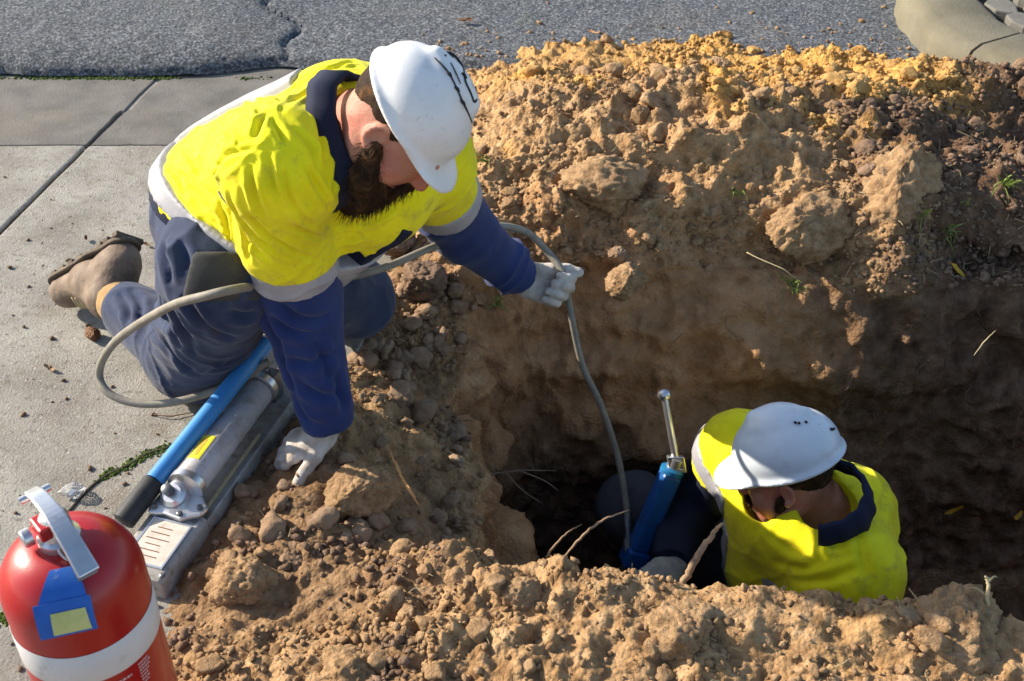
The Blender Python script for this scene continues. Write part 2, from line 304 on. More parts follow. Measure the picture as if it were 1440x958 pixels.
def build_soil():
    xs = np.concatenate([np.arange(-.72, -.12, .0058), np.arange(-.12, .12, .0028), np.arange(.12, 1.55, .0058), np.linspace(1.56, 3.4, 50)])
    cols = []
    for x in xs:
        ys, zs, zt = profile(x); py, pz, pt = [], [], []
        for k, n in enumerate(SEGN):
            t = np.arange(n)/n; py.append(ys[k]+(ys[k+1]-ys[k])*t); pz.append(zs[k]+(zs[k+1]-zs[k])*t); pt.append(zt[k]+(zt[k+1]-zt[k])*t)
        py = np.append(np.concatenate(py), ys[-1]); pz = np.append(np.concatenate(pz), zs[-1]); pt = np.append(np.concatenate(pt), zt[-1]); pz = pz+pt*e_of(x, py)
        for _ in range(6): pz[1:-1] = .25*pz[:-2]+.5*pz[1:-1]+.25*pz[2:]; py[1:-1] = .25*py[:-2]+.5*py[1:-1]+.25*py[2:]
        pz = pz+blanket(x, py); cols.append(np.stack([np.full(len(py), x), py, pz], 1))
    G = np.array(cols); nx, nv = G.shape[:2]
    def normals(G):
        n = np.cross(np.gradient(G, axis=0), np.gradient(G, axis=1)); return n/(np.linalg.norm(n, axis=2, keepdims=True)+1e-9)
    P0 = G.reshape(-1, 3).copy(); Nn = normals(G).reshape(-1, 3)
    x, y, z = P0.T
    wall = sstep(.85, .45, Nn[:, 2])*sstep(.0, -.06, z)        # cut faces of the trench
    floor = sstep(-.55, -.7, z)*(1-wall)
    e = e_of(x); loose = np.clip(1-wall-.6*floor, 0, 1)
    left = sstep(-.02, -.12, x)*(y < 2.4)
    mound = m_of(x)*(y > 2.22); near = n_of(x)*(y < 1.55)
    # large swells, then overlapping round clods at several sizes, then grain
    big = fbm(P0*np.array([4.2, 4.2, 4.2]), 4, 3)
    w1, w1b, id1 = worley(P0/.085+.6*np.stack([fbm(P0*9, 2, 31), fbm(P0*9, 2, 41), fbm(P0*9, 2, 51)], 1), 5)
    w2, _, id2 = worley(P0/.038, 15); w3, _, id3 = worley(P0/.019, 25)
    b1 = np.sqrt(np.clip(1-(w1/.62)**2, 0, 1))*(.3+.9*id1); b2 = np.sqrt(np.clip(1-(w2/.6)**2, 0, 1))*(id2 > .35)*(.3+id2); b3 = np.sqrt(np.clip(1-(w3/.6)**2, 0, 1))*(id3 > .3)
    patch = sstep(-.25, .35, fbm(P0*3.1, 3, 77))               # crumbly patches between smoother ones
    rug = fbm(P0*26, 4, 9)
    clump = (1-np.abs(fbm(P0*9.5+3, 4, 71)))**2.0-.5; clump2 = (1-np.abs(fbm(P0*21+8, 3, 73)))**2.0-.5
    disp = loose*(.052*big*(.3*left+mound+.45*near)+.044*clump*(mound*(.45+.55*patch)+.42*near+.15*left)+.014*clump2*(mound+.7*near+.6*left)+b1*(.026*mound+.020*near+.012*left)*patch+b2*(.005*mound+.003*near*(.3+.7*patch)+.006*left+.002)+b3*.0022*(.4+.6*patch)+.006*((1-np.abs(fbm(P0*55, 3, 79)))**2-.5)+.012*rug*(mound+.8*near+.6*left+.25))
    cut = fbm(P0*np.array([5, 5, 9.]), 4, 60); scr = fbm(P0*np.array([30, 30, 8.]), 3, 61)
    lump = np.sqrt(np.clip(1-(w1/.6)**2, 0, 1))*(id1 > .6)
    disp += wall*(.065*cut+.012*scr+.022*lump*sstep(-.1, .4, cut+.2)+.026*clump+.010*clump2+.012*rug)+floor*(.02*cut+.008*b2)
    edge = sstep(0, .10, x-xbound(y)); disp *= .25+.75*edge
    disp -= .11*np.exp(-((x-1.13)/.17)**2-((y-2.36)/.07)**2)+.06*np.exp(-((x-.62)/.13)**2-((y-2.36)/.06)**2)
    P1 = P0+Nn*disp[:, None]
    P1[:, 2] -= (1-edge)*.012*(1+fbm(P0*14, 3, 90))*sstep(.08, 0, z+.02)
    me_f = []
    idx = np.arange(nx*nv).reshape(nx, nv)
    F = np.stack([idx[:-1, :-1], idx[1:, :-1], idx[1:, 1:], idx[:-1, 1:]], -1).reshape(-1, 4)
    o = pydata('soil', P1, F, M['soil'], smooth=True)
    big2 = fbm(P0*5.5, 3, 101)
    sandm = np.clip(sstep(2.84, 3.04, y+.16*big2)*m_of(x)*(.5+.5*sstep(.3, .9, x))*sstep(1.34, 1.1, x), 0, 1)
    sandm = np.clip(sandm+.85*mound*sstep(.15, .5, big2)*sstep(2.45, 2.6, y)*sstep(1.2, .7, x)+.3*near*sstep(0, .5, big2), 0, 1)*(1-wall)
    claym = np.clip(wall*sstep(.85, .45, x+.25*big2)*sstep(-.52, -.22, z)+.8*mound*(y < 2.5)*sstep(.8, .4, x)*sstep(-.1, .2, big2), 0, 1)
    damp_shade_m = np.clip(np.maximum.reduce([wall*np.maximum(sstep(-.20, -.5, z+.1*big2), .95*sstep(.5, .9, x+.15*big2)), floor, mound*sstep(.75, 1.0, x+.25*big2)*(1-sandm), .55*left*sstep(-.2, .3, big2+.15), .5*(y < 1.5)*sstep(-.05, -.3, x)*sstep(1.18, 1.3, y)]), 0, 1)  # damp ground, plus shade painted low and right in the trench and near left
    for nm, a in (('sand', sandm), ('damp_shade', damp_shade_m), ('clay', claym)):
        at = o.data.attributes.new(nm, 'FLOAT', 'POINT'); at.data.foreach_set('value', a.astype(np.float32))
    tag(o, 'brown soil dug into a deep trench with spoil heaped along both sides', None, None, 'structure')
    N1 = normals(P1.reshape(nx, nv, 3)).reshape(-1, 3)
    return o, P1, N1, dict(wall=wall, floor=floor, mound=mound, near=near, left=left, sand=sandm, damp_shade=damp_shade_m, edge=edge, loose=loose)
SOIL, SP_, SN_, SZ = build_soil()
def gz(x, y, r=.02):                   # height of the soil (not the trench walls) near x, y
    d = (SP_[:, 0]-x)**2+(SP_[:, 1]-y)**2; k = np.argsort(d)[:12]; return float(np.median(SP_[k, 2]))

# ---------------------------------------------------------------- ground, footpath, gutter, road, island
gs = []
for (x0, x1, y0, y1) in ((-80, -.70, -80, 3.75), (3.38, 80, -80, 3.4), (-.70, 3.38, -80, .17)):
    gs.append((x0, x1, y0, y1))
gb = MB()
for x0, x1, y0, y1 in gs: gb.add([(x0, y0, -.016), (x1, y0, -.016), (x1, y1, -.016), (x0, y1, -.016)], [(0, 1, 2, 3)])
tag(gb.build('ground', M['concrete']), 'pale ground spreading out beyond the footpath', None, None, 'structure')

def jx(y): return -1.244+(y-2.48)*(.167/.78)        # the slanting cross joint
footpath = tag(empty('footpath', (-1, 2, 0)), 'weathered concrete footpath of large slabs beside the trench', None, None, 'structure')
def slab(name, pts, z0, z1, mt, parent, bev=.006, chip=.004, n=26):
    """a slab with slightly uneven edges and a shallow uneven top"""
    out = []
    for i in range(len(pts)):
        a, b = np.array(pts[i], float), np.array(pts[(i+1) % len(pts)], float)
        for k in range(n): out.append(a+(b-a)*k/n)
    out = np.array(out); q = np.column_stack([out, np.zeros(len(out))])
    out = out+chip*np.stack([fbm(q*23, 3, 3), fbm(q*23+7, 3, 4)], 1)
    m = len(out); v = [(*p, z1) for p in out]+[(*p, z0) for p in out]
    f = [tuple(range(m)), tuple(range(2*m-1, m-1, -1))]+[(k, m+k, m+(k+1) % m, (k+1) % m) for k in range(m)]
    mb = MB(); mb.add(v, f); return mb.build(name, mt, parent, bevel=bev)
g = .006
slab('slab', [(-.20, 2.915-g), (jx(2.915)+g, 2.915-g), (jx(.62)+g, .62), (-.42, .62), (-.42, 1.5), (-.36, 1.9), (-.26, 2.3)], -.014, 0, M['concrete'], footpath)
slab('slab', [(jx(2.915)-g, 2.915-g), (-3.2, 2.915-g), (-3.2, .62), (jx(.62)-g, .62)], -.014, 0, M['concrete'], footpath)
slab('slab', [(-.42, .62-2*g), (-3.2, .62-2*g), (-3.2, -1.8), (-.42, -1.8)], -.014, 0, M['concrete'], footpath)
gutter = tag(empty('gutter', (-1, 3.1, 0)), 'shallow concrete gutter strips between footpath and road', None, None, 'structure')
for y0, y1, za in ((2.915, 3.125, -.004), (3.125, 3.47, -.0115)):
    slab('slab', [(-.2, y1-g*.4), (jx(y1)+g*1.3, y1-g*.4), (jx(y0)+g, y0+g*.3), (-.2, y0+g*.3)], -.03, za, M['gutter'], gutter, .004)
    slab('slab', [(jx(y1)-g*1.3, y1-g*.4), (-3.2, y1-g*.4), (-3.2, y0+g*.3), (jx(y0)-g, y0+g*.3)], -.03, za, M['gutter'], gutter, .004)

def build_road():
    xs = np.concatenate([[-80, -20, -6, -3], np.arange(-2.2, 2.6, .012), [3.5, 6, 20, 80]]); ys = np.concatenate([np.arange(0, .30, .010), np.arange(.30, 1.6, .022), [2, 4, 10, 30, 80]])
    X, T = np.meshgrid(xs, ys, indexing='ij'); q = np.stack([X.ravel(), T.ravel(), X.ravel()*0], 1)
    e = .016*fbm(np.stack([q[:, 0]*7, q[:, 0]*0, q[:, 0]*0], 1), 4, 5).reshape(X.shape)
    lipf = sstep(-.62, -.95, X)                      # raised broken lip, dying out towards the heap
    bay = -.055*np.exp(-((X+.74)/.10)**2)            # where the lip has broken away
    Y = 3.352+e*np.exp(-T/.1)-bay*np.exp(-T/.15)*0+(.05*sstep(-1.0, -.70, X)*sstep(-.45, -.70, X))*np.exp(-T/.12)+T
    Z = -.006+.050*lipf*np.sqrt(np.clip(1-(1-np.clip(T/.13, 0, 1))**2, 0, 1))+.026*(1-lipf)*sstep(0, .05, T)
    Z += .004*fbm(q*6, 3, 8).reshape(X.shape)+.0035*fbm(q*60, 2, 18).reshape(X.shape)*(T < 1.6)
    # the crack running up the road
    cx = -.735+.06*np.sin(T*9)+.03*np.sin(T*23+1)
    Z -= .016*np.exp(-((X-cx)/.010)**2)*sstep(.0, .05, T)*sstep(1.0, .3, T)
    P = np.stack([X, Y, Z], -1); nx, nv = X.shape; idx = np.arange(nx*nv).reshape(nx, nv)
    F = np.stack([idx[:-1, :-1], idx[1:, :-1], idx[1:, 1:], idx[:-1, 1:]], -1).reshape(-1, 4)
    o = pydata('road', P.reshape(-1, 3), F, M['asphalt'], smooth=True)
    return tag(o, 'coarse grey asphalt road with a broken raised edge above the gutter', None, None, 'structure')
build_road()

def build_island():
    isl = tag(empty('traffic_island', (2.0, 3.78, .02)), 'rounded concrete kerb island filled with irregular paving stones beside the road', 'kerb island')
    C = np.array([2.03, 3.61]); ro, ri = .80, .575
    angs = [R(100), R(146), R(206), R(246), R(290)]
    for a0, a1 in zip(angs[:-1], angs[1:]):
        v = []; f = []; n = 22; prof = [(ro, -.02), (ro-.004, .055), (ro-.018, .088), (ro-.05, .104), (ri+.03, .110), (ri+.008, .100), (ri, .07), (ri, -.02)]
        for k in range(n+1):
            t = a0+.006+(a1-a0-.012)*k/n
            for r, z in prof:
                j = 1+.006*math.sin(t*17)+.004*math.sin(t*41)
                v.append((C[0]+r*j*math.cos(t), C[1]+r*j*math.sin(t), .02+z))
        m = len(prof)
        for k in range(n):
            for i in range(m-1): f.append((k*m+i, k*m+i+1, (k+1)*m+i+1, (k+1)*m+i))
        f.append(tuple(range(m))); f.append(tuple(n*m+i for i in range(m))[::-1])
        mb = MB(); mb.add(v, f); mb.build('kerb_stone', M['kerb'], isl, smooth=True, angle=50)
    mb = MB(); mb.lathe((C[0], C[1], .02), (0, 0, 1), [(0, ri-.002), (.066, ri-.002)], 40); mb.build('bedding', M['dark_crack'], isl)
    rnd = random.Random(3)
    for r0, n in ((.51, 22), (.41, 17), (.31, 13), (.2, 8), (.08, 3)):
        for k in range(n):
            t = 2*math.pi*(k+rnd.uniform(-.12, .12))/n; c = C+np.array([math.cos(t), math.sin(t)])*r0
            w = math.pi*r0/n*.84; h = .041; pts = []
            for q in range(7):
                a = 2*math.pi*q/7+rnd.uniform(-.25, .25); s = rnd.uniform(.86, 1.12)
                pts.append((math.cos(a)*w*1.12*s, math.sin(a)*h*1.12*s))
            ct, st = -math.sin(t), math.cos(t); nr = np.array([math.cos(t), math.sin(t)]); tg = np.array([ct, st])
            P = [c+tg*p[0]+nr*p[1] for p in pts]; zt = .095+rnd.uniform(-.005, .007)
            m = len(P); v = [(*p, zt+.02) for p in P]+[(*p, .05) for p in P]
            mb = MB(); mb.add(v, [tuple(range(m)), tuple(range(2*m-1, m-1, -1))]+[(i, m+i, m+(i+1) % m, (i+1) % m) for i in range(m)])
            mb.build('paving_stone', M['paver'], isl, bevel=.004)
build_island()

# ---------------------------------------------------------------- clods and stones
def clod_mesh(name, sub, seed, mt, flat=.75, rough=.22, facet=.0, size=1.0):
    bm = bmesh.new(); bmesh.ops.create_icosphere(bm, subdivisions=sub, radius=1.0)
    P = np.array([v.co[:] for v in bm.verts]); q = P*1.0+seed*3.7
    d = 1+rough*1.3*fbm(q*1.1, 2, seed)+rough*.6*fbm(q*3.0, 3, seed+9)
    rr = np.random.default_rng(seed)
    P = P*d[:, None]
    for _ in range(int(facet)):                 # broken flat faces
        n = rr.normal(size=3); n /= np.linalg.norm(n); h = rr.uniform(.55, .8); s = P@n; P = P-np.outer(np.clip(s-h, 0, 9)*.92, n)
    if sub == 3:
        w, _, i1 = worley(P*2.6+seed, seed); nn = P/np.linalg.norm(P, axis=1)[:, None]; P = P+nn*(.16*np.sqrt(np.clip(1-(w/.62)**2, 0, 1))*i1+.13*fbm(P*4.5, 3, seed+6))[:, None]
    if sub >= 4:
        w, _, i1 = worley(P*4.2+seed, seed); w2, _, i2 = worley(P*9+seed, seed+3)
        nn = P/np.linalg.norm(P, axis=1)[:, None]
        P = P+nn*(.13*np.sqrt(np.clip(1-(w/.62)**2, 0, 1))*i1+.05*np.sqrt(np.clip(1-(w2/.6)**2, 0, 1))*(i2 > .35)+.10*((1-np.abs(fbm(P*3.5, 4, seed+5)))**2-.5)+.09*fbm(P*12, 4, seed+6)+.05*((1-np.abs(fbm(P*22, 3, seed+16)))**2-.5))[:, None]
    P[:, 2] *= flat; P *= size
    for v, p in zip(bm.verts, P): v.co = p
    me = bpy.data.meshes.new(name); bm.to_mesh(me); bm.free(); me.materials.append(mt)
    if sub >= 3: me.shade_smooth()
    return me
def facets(P, rr, n):                  # broken, flat-sided lumps
    for _ in range(n):
        q = rr.normal(size=3); q /= np.linalg.norm(q); h = rr.uniform(.42, .72); s = P@q; P = P-np.outer(np.clip(s-h, 0, 9), q)
    return P*1.15
def tile_crumbs(name, pts, nrm, rad, mt, seed, label, sub=1):
    """thousands of tiny crumbs as one mesh"""
    rr = np.random.default_rng(seed); var = []
    for k in range(12):
        bm = bmesh.new(); bmesh.ops.create_icosphere(bm, subdivisions=sub, radius=1.0)
        P = np.array([v.co[:] for v in bm.verts]); P *= (1+.6*fbm(P*1.6+k*9+seed, 2, k))[:, None]; P = facets(P, rr, 6); P[:, 2] *= rr.uniform(.55, .95); P[:, 0] *= rr.uniform(.75, 1.5)
        F = np.array([[l.index for l in f.verts] for f in bm.faces]); bm.free(); var.append((P, F))
    V = []; FF = []; base = 0
    for p, n, r in zip(pts, nrm, rad):
        P, F = var[rr.integers(12)]; a = rr.uniform(0, 6.28); c, s = math.cos(a), math.sin(a); t = rr.uniform(-.5, .5)
        Q = P@np.array([[c, s, 0], [-s, c, 0], [0, 0, 1]])@np.array([[1, 0, 0], [0, math.cos(t), math.sin(t)], [0, -math.sin(t), math.cos(t)]])
        V.append(Q*r+p+n*r*.35); FF.append(F+base); base += len(P)
    o = pydata(name, np.concatenate(V), np.concatenate(FF), mt)
    return tag(o, label, None, None, 'stuff')
def pick(weight, n, seed):
    rr = np.random.default_rng(seed); w = np.clip(weight, 0, None); w = w/w.sum(); return rr.choice(len(w), n, p=w, replace=False)
# cell area, so that scatter is even in space
x, y = SP_[:, 0], SP_[:, 1]
inview = (np.abs(x) < .47*(y+1.0)+.1)*(y > .95)*(x < 1.6)
area = np.where((x > -.12) & (x < .12), .48, 1.0)*np.where(y < 1.1, 1.3, 1)*inview
z = SZ
cl = sstep(-.2, .35, fbm(SP_*6, 3, 200))+.12
soil_w = area*z['loose']*z['edge']*(1-z['floor'])*(SP_[:, 2] > -.3)*cl
dark_w = soil_w*(z['damp_shade'] > .45); sand_w = soil_w*(z['sand'] > .5)*(z['damp_shade'] < .5); dry_w = soil_w*(z['sand'] <= .5)*(z['damp_shade'] <= .45)
def scat(nm, w, n, mt, seed, lo, hi, label, pw=3.2, sub=1):
    k = pick(w, n, seed); rr = np.random.default_rng(seed+1); r = lo+(hi-lo)*rr.random(n)**pw
    return tile_crumbs(nm, SP_[k], SN_[k], r, mt, seed, label, sub)
scat('loose_crumbs', dry_w, 8500, M['clod'], 1, .0014, .0085, 'small dry crumbs of tan earth scattered over the spoil heaps')
scat('loose_crumbs', sand_w, 4000, M['clod_sand'], 2, .0018, .010, 'small orange crumbs of sandy earth along the top of the far heap')
scat('loose_crumbs', dark_w, 5500, M['clod_dark'], 3, .0018, .010, 'small dark crumbs of earth on the heap end and trench side')
# single clods, children of the soil
kinds = [[clod_mesh('clod_shape', 3, 10+k+20*j, mt, flat=.62+.08*(k % 4), rough=.30, facet=2+k % 3) for k in range(6)] for j, mt in enumerate((M['clod'], M['clod_sand'], M['clod_dark'], M['stone']))]
def place_clods(w, n, j, seed, lo, hi, pw=2.2):
    ks = pick(w, n, seed); rr = random.Random(seed)
    for k in ks:
        o = bpy.data.objects.new('clod' if j < 3 else 'stone', kinds[j][rr.randrange(6)]); COL.objects.link(o)
        r = lo+(hi-lo)*rr.random()**pw; p = SP_[k]+SN_[k]*r*.28
        o.location = p; o.scale = (r*rr.uniform(.85, 1.25), r*rr.uniform(.85, 1.15), r*rr.uniform(.8, 1.1)); o.rotation_euler = (rr.uniform(-.5, .5), rr.uniform(-.5, .5), rr.uniform(0, 6.28))
        o.parent = SOIL
place_clods(dry_w*(z['near'] > .3), 100, 0, 21, .008, .026, 3)
place_clods(dry_w*(z['mound'] > .3), 60, 0, 22, .013, .036)
place_clods(sand_w, 45, 1, 23, .012, .030)
place_clods(dark_w*(z['mound'] > .3), 30, 2, 24, .014, .034)
place_clods(soil_w*(z['left'] > .5)*(x < -.08)*(y > 1.45)*(y < 2.25), 120, 3, 25, .008, .028, 1.8)
place_clods(soil_w*(x < -.1)*(y < 1.5), 35, 0, 26, .008, .022)

def big_clod(px, py, zc, size, mt, seed, label, rot=0, facet=3, flat=.8, sc3=(1, 1, 1), cat='clod', name='earth_clod', tilt=(0, 0)):
    me = clod_mesh(name, 5, seed, mt, flat, .20, facet)
    o = bpy.data.objects.new(name, me); COL.objects.link(o); o.location = Wz(px, py, zc); o.scale = tuple(size*s for s in sc3); o.rotation_euler = (tilt[0], tilt[1], rot)
    return tag(o, label, cat)
# ---------------------------------------------------------------- smooth-blended solids (signed distance) turned into one surface
A = lambda *v: np.array(v, float)
def unit(v): v = np.array(v, float); return v/np.linalg.norm(v)
def coords(lo, hi, h, fine=()):
    out = [lo]
    while out[-1] < hi:
        s = h
        for a, b, hf in fine:
            if a-hf <= out[-1] <= b: s = min(s, hf)
        out.append(out[-1]+s)
    return np.array(out, np.float32)
class Field:
    def __init__(s, lo, hi, h, fine=((), (), ())):
        s.c = [coords(lo[i], hi[i], h, fine[i]) for i in range(3)]
        s.d = np.full([len(c) for c in s.c], 1.0, np.float32)
    def sub(s, lo, hi):
        sl = []
        for i in range(3):
            a = max(0, np.searchsorted(s.c[i], lo[i])-1); b = min(len(s.c[i]), np.searchsorted(s.c[i], hi[i])+1); sl.append(slice(a, max(a, b)))
        P = [s.c[0][sl[0]][:, None, None], s.c[1][sl[1]][None, :, None], s.c[2][sl[2]][None, None, :]]
        return tuple(sl), P
    def op(s, fn, lo, hi, k=.02, mode='add'):
        m = max(k, .02)+.03; sl, P = s.sub(np.array(lo)-m, np.array(hi)+m)
        if any(q.stop <= q.start for q in sl): return s
        b = fn(P).astype(np.float32); a = s.d[sl]
        if mode == 'cut': b = -b; h = np.clip(.5-.5*(b-a)/k, 0, 1); s.d[sl] = b*(1-h)+a*h+k*h*(1-h) if False else np.maximum(a, b) if k <= 0 else (a*h+b*(1-h)+k*h*(1-h)); return s
        if k <= 0: s.d[sl] = np.minimum(a, b); return s
        h = np.clip(.5+.5*(b-a)/k, 0, 1); s.d[sl] = b*(1-h)+a*h-k*h*(1-h); return s
    def cap(s, a, b, ra, rb, k=.02, st=None, mode='add'):
        """tapered capsule; st=(direction, factor): stretched along that direction"""
        a = np.array(a, float); b = np.array(b, float); r = max(ra, rb)*(st[1] if st is not None and st[1] > 1 else 1)
        return s.op(lambda P: capd(P, a, b, ra, rb, st), np.minimum(a, b)-r, np.maximum(a, b)+r, k, mode)
    def chain(s, pts, rad, k=.02, st=None):
        for i in range(len(pts)-1): s.cap(pts[i], pts[i+1], rad[i], rad[i+1], k, st)
        return s
    def ell(s, c, r, fr=None, k=.02, mode='add'):
        c = np.array(c, float); r = np.array(r, float); fr = np.eye(3) if fr is None else np.array(fr); m = r.max()
        def fn(P):
            q = [P[i]-c[i] for i in range(3)]; l = [sum(q[i]*fr[j][i] for i in range(3)) for j in range(3)]
            k0 = np.sqrt(sum((l[j]/r[j])**2 for j in range(3))); k1 = np.sqrt(sum((l[j]/r[j]**2)**2 for j in range(3)))+1e-6
            return k0*(k0-1)/k1
        return s.op(fn, c-m, c+m, k, mode)
    def plane(s, o, n):                      # keep the side the normal points away from
        o = np.array(o); n = unit(n); P = [s.c[0][:, None, None], s.c[1][None, :, None], s.c[2][None, None, :]]
        s.d = np.maximum(s.d, (sum((P[i]-o[i])*n[i] for i in range(3))).astype(np.float32)); return s
    def copy(s):
        o = Field.__new__(Field); o.c = s.c; o.d = s.d.copy(); return o
    def grow(s, r): s.d = s.d-r; return s
    def mesh(s):
        return surface_nets(s.d, s.c)
def capd(P, a, b, ra, rb, st=None):
    ab = b-a; q = [P[i]-a[i] for i in range(3)]
    if st is not None:
        n = unit(st[0]); w = sum(q[i]*n[i] for i in range(3))*(1/st[1]-1); q = [q[i]+w*n[i] for i in range(3)]; ab = ab+n*(ab@n)*(1/st[1]-1)
    L = ab@ab+1e-12; t = np.clip(sum(q[i]*ab[i] for i in range(3))/L, 0, 1)
    return np.sqrt(sum((q[i]-t*ab[i])**2 for i in range(3)))-(ra+(rb-ra)*t)
def surface_nets(d, c):
    ins = d < 0; nx, ny, nz = d.shape
    S = lambda a, o: a[o[0]:nx-1+o[0], o[1]:ny-1+o[1], o[2]:nz-1+o[2]]
    corners = [(a, b, e) for a in (0, 1) for b in (0, 1) for e in (0, 1)]
    cnt = sum(S(ins, o).astype(np.int8) for o in corners); act = (cnt > 0) & (cnt < 8)
    I = np.argwhere(act); idx = np.full(act.shape, -1, np.int64); idx[act] = np.arange(len(I))
    val = np.stack([d[I[:, 0]+o[0], I[:, 1]+o[1], I[:, 2]+o[2]] for o in corners], 1)
    pos = np.stack([np.stack([c[k][I[:, k]+o[k]] for k in range(3)], 1) for o in corners], 1)
    acc = np.zeros((len(I), 3)); n = np.zeros(len(I))
    for i in range(8):
        for j in range(i+1, 8):
            if sum(abs(np.array(corners[i])-np.array(corners[j]))) != 1: continue
            m = (val[:, i] < 0) != (val[:, j] < 0)
            t = np.where(m, val[:, i]/np.where(m, val[:, i]-val[:, j], 1), 0)
            acc += np.where(m[:, None], pos[:, i]+(pos[:, j]-pos[:, i])*t[:, None], 0); n += m
    V = acc/n[:, None]; F = []
    for ax in range(3):
        b, e = (ax+1) % 3, (ax+2) % 3
        lo = [slice(None)]*3; hi = [slice(None)]*3; lo[ax] = slice(0, -1); hi[ax] = slice(1, None)
        m = ins[tuple(lo)] != ins[tuple(hi)]
        Q = np.argwhere(m); Q = Q[(Q[:, b] > 0) & (Q[:, e] > 0) & (Q[:, b] < d.shape[b]-1) & (Q[:, e] < d.shape[e]-1)]
        if not len(Q): continue
        def at(db, de):
            q = Q.copy(); q[:, b] += db; q[:, e] += de; return idx[q[:, 0], q[:, 1], q[:, 2]]
        quad = np.stack([at(-1, -1), at(0, -1), at(0, 0), at(-1, 0)], 1)
        flip = ~ins[Q[:, 0], Q[:, 1], Q[:, 2]]; quad[flip] = quad[flip][:, ::-1]; F.append(quad)
    F = np.concatenate(F); F = F[(F >= 0).all(1)]
    return V, F
def vnormals(V, F):
    n = np.cross(V[F[:, 2]]-V[F[:, 0]], V[F[:, 3]]-V[F[:, 1]]); o = np.zeros_like(V)
    for k in range(4): np.add.at(o, F[:, k], n)
    return o/(np.linalg.norm(o, axis=1)[:, None]+1e-12)
def relax(V, F, it=2, lam=.5):
    E = np.concatenate([F[:, [0, 1]], F[:, [1, 2]], F[:, [2, 3]], F[:, [3, 0]]]); deg = np.zeros(len(V)); np.add.at(deg, E[:, 0], 1); np.add.at(deg, E[:, 1], 1)
    for _ in range(it):
        s = np.zeros_like(V); np.add.at(s, E[:, 0], V[E[:, 1]]); np.add.at(s, E[:, 1], V[E[:, 0]]); V = V+lam*(s/np.maximum(deg, 1)[:, None]-V)
    return V
def solid(name, fld, mt, parent, folds=None, it=1, sub=0):
    V, F = fld.mesh(); V = relax(V, F, it)
    if folds is not None: V = V+vnormals(V, F)*folds(V)[:, None]
    o = pydata(name, V, F, mt, smooth=True)
    if parent is not None: keep(o, parent)
    return o
# cloth folds -------------------------------------------------------------------
def ridge(n, p=1.0): return (1-np.abs(n))**2.2
def limb_folds(a, b, amp, f=20, seed=0, cross=6, skew=.5):
    cross = cross*.5
    """creases that wrap round a limb from a to b"""
    a, b = np.array(a), np.array(b); ax = unit(b-a); u = unit(np.cross(ax, [.3, .5, .8])); w = np.cross(ax, u)
    def fn(V):
        q = V-a; l = q@ax; p = q@u; r = q@w
        n = vnoise(np.stack([l*f+p*f*skew+fbm(V*7, 2, seed)*1.2, p*cross, r*cross], 1), seed+3)
        return amp*(ridge(n)-.45)
    return fn
def star_folds(o, dirv, amp, f=5, seed=0, reach=.3):
    """creases that run away from a pull point o"""
    o = np.array(o); d = unit(dirv); u = unit(np.cross(d, [.2, .9, .4])); w = np.cross(d, u)
    def fn(V):
        q = V-o; r = np.linalg.norm(q, axis=1)+1e-6; p = q@u/r; s = q@w/r; l = q@d/r
        n = vnoise(np.stack([p*f, s*f, l*f], 1)+fbm(V*6, 2, seed)[:, None]*.5, seed+7)
        return amp*(ridge(n)-.45)*np.exp(-(r/reach)**2)*np.clip(r/.06, 0, 1)
    return fn
def soft(amp, f=9, seed=0):
    return lambda V: amp*fbm(V*f, 3, seed)
def both(*fs): return lambda V: sum(f(V) for f in fs)

def surf(V, px, py):
    """the point of a surface that lies in a photo direction"""
    q = V-A(0, 0, CAM_H); dep = q@A(0, CP, -SP); X = 720+q[:, 0]/dep*FPX; Y = 479-(q@A(0, SP, CP))/dep*FPX
    d = np.hypot(X-px, Y-py); k = np.where(d < 7)[0]
    if not len(k): k = np.argsort(d)[:4]
    k = k[dep[k] < dep[k].min()+.035]; k = k[np.argmin(d[k])]; return A(0, 0, CAM_H)+ray(px, py)*dep[k]
def creases(lines, w=.0048, dp=.009):
    """pressed-in folds along given lines, with a swell on either side"""
    def fn(V):
        o = np.zeros(len(V))
        for L in lines:
            ww, dd = (L[1], L[2]) if isinstance(L, tuple) else (w, dp); L = L[0] if isinstance(L, tuple) else L
            P = catmull([surf(V, *p) for p in L], 5); m = np.where((V > P.min(0)-.05).all(1) & (V < P.max(0)+.05).all(1))[0]
            best = np.full(len(m), 9.); tt = np.zeros(len(m))
            for i in range(len(P)-1):
                ab = P[i+1]-P[i]; t = np.clip((V[m]-P[i])@ab/(ab@ab+1e-12), 0, 1); d = np.linalg.norm(V[m]-P[i]-t[:, None]*ab, axis=1); u = d < best; best = np.where(u, d, best); tt = np.where(u, (i+t)/(len(P)-1), tt)
            f = np.sin(np.clip(tt, 0, 1)*math.pi)**.6
            o[m] += f*dd*(-np.exp(-(best/ww)**2)+.40*np.exp(-((best-2.3*ww)/(1.1*ww))**2))
        return o
    return fn
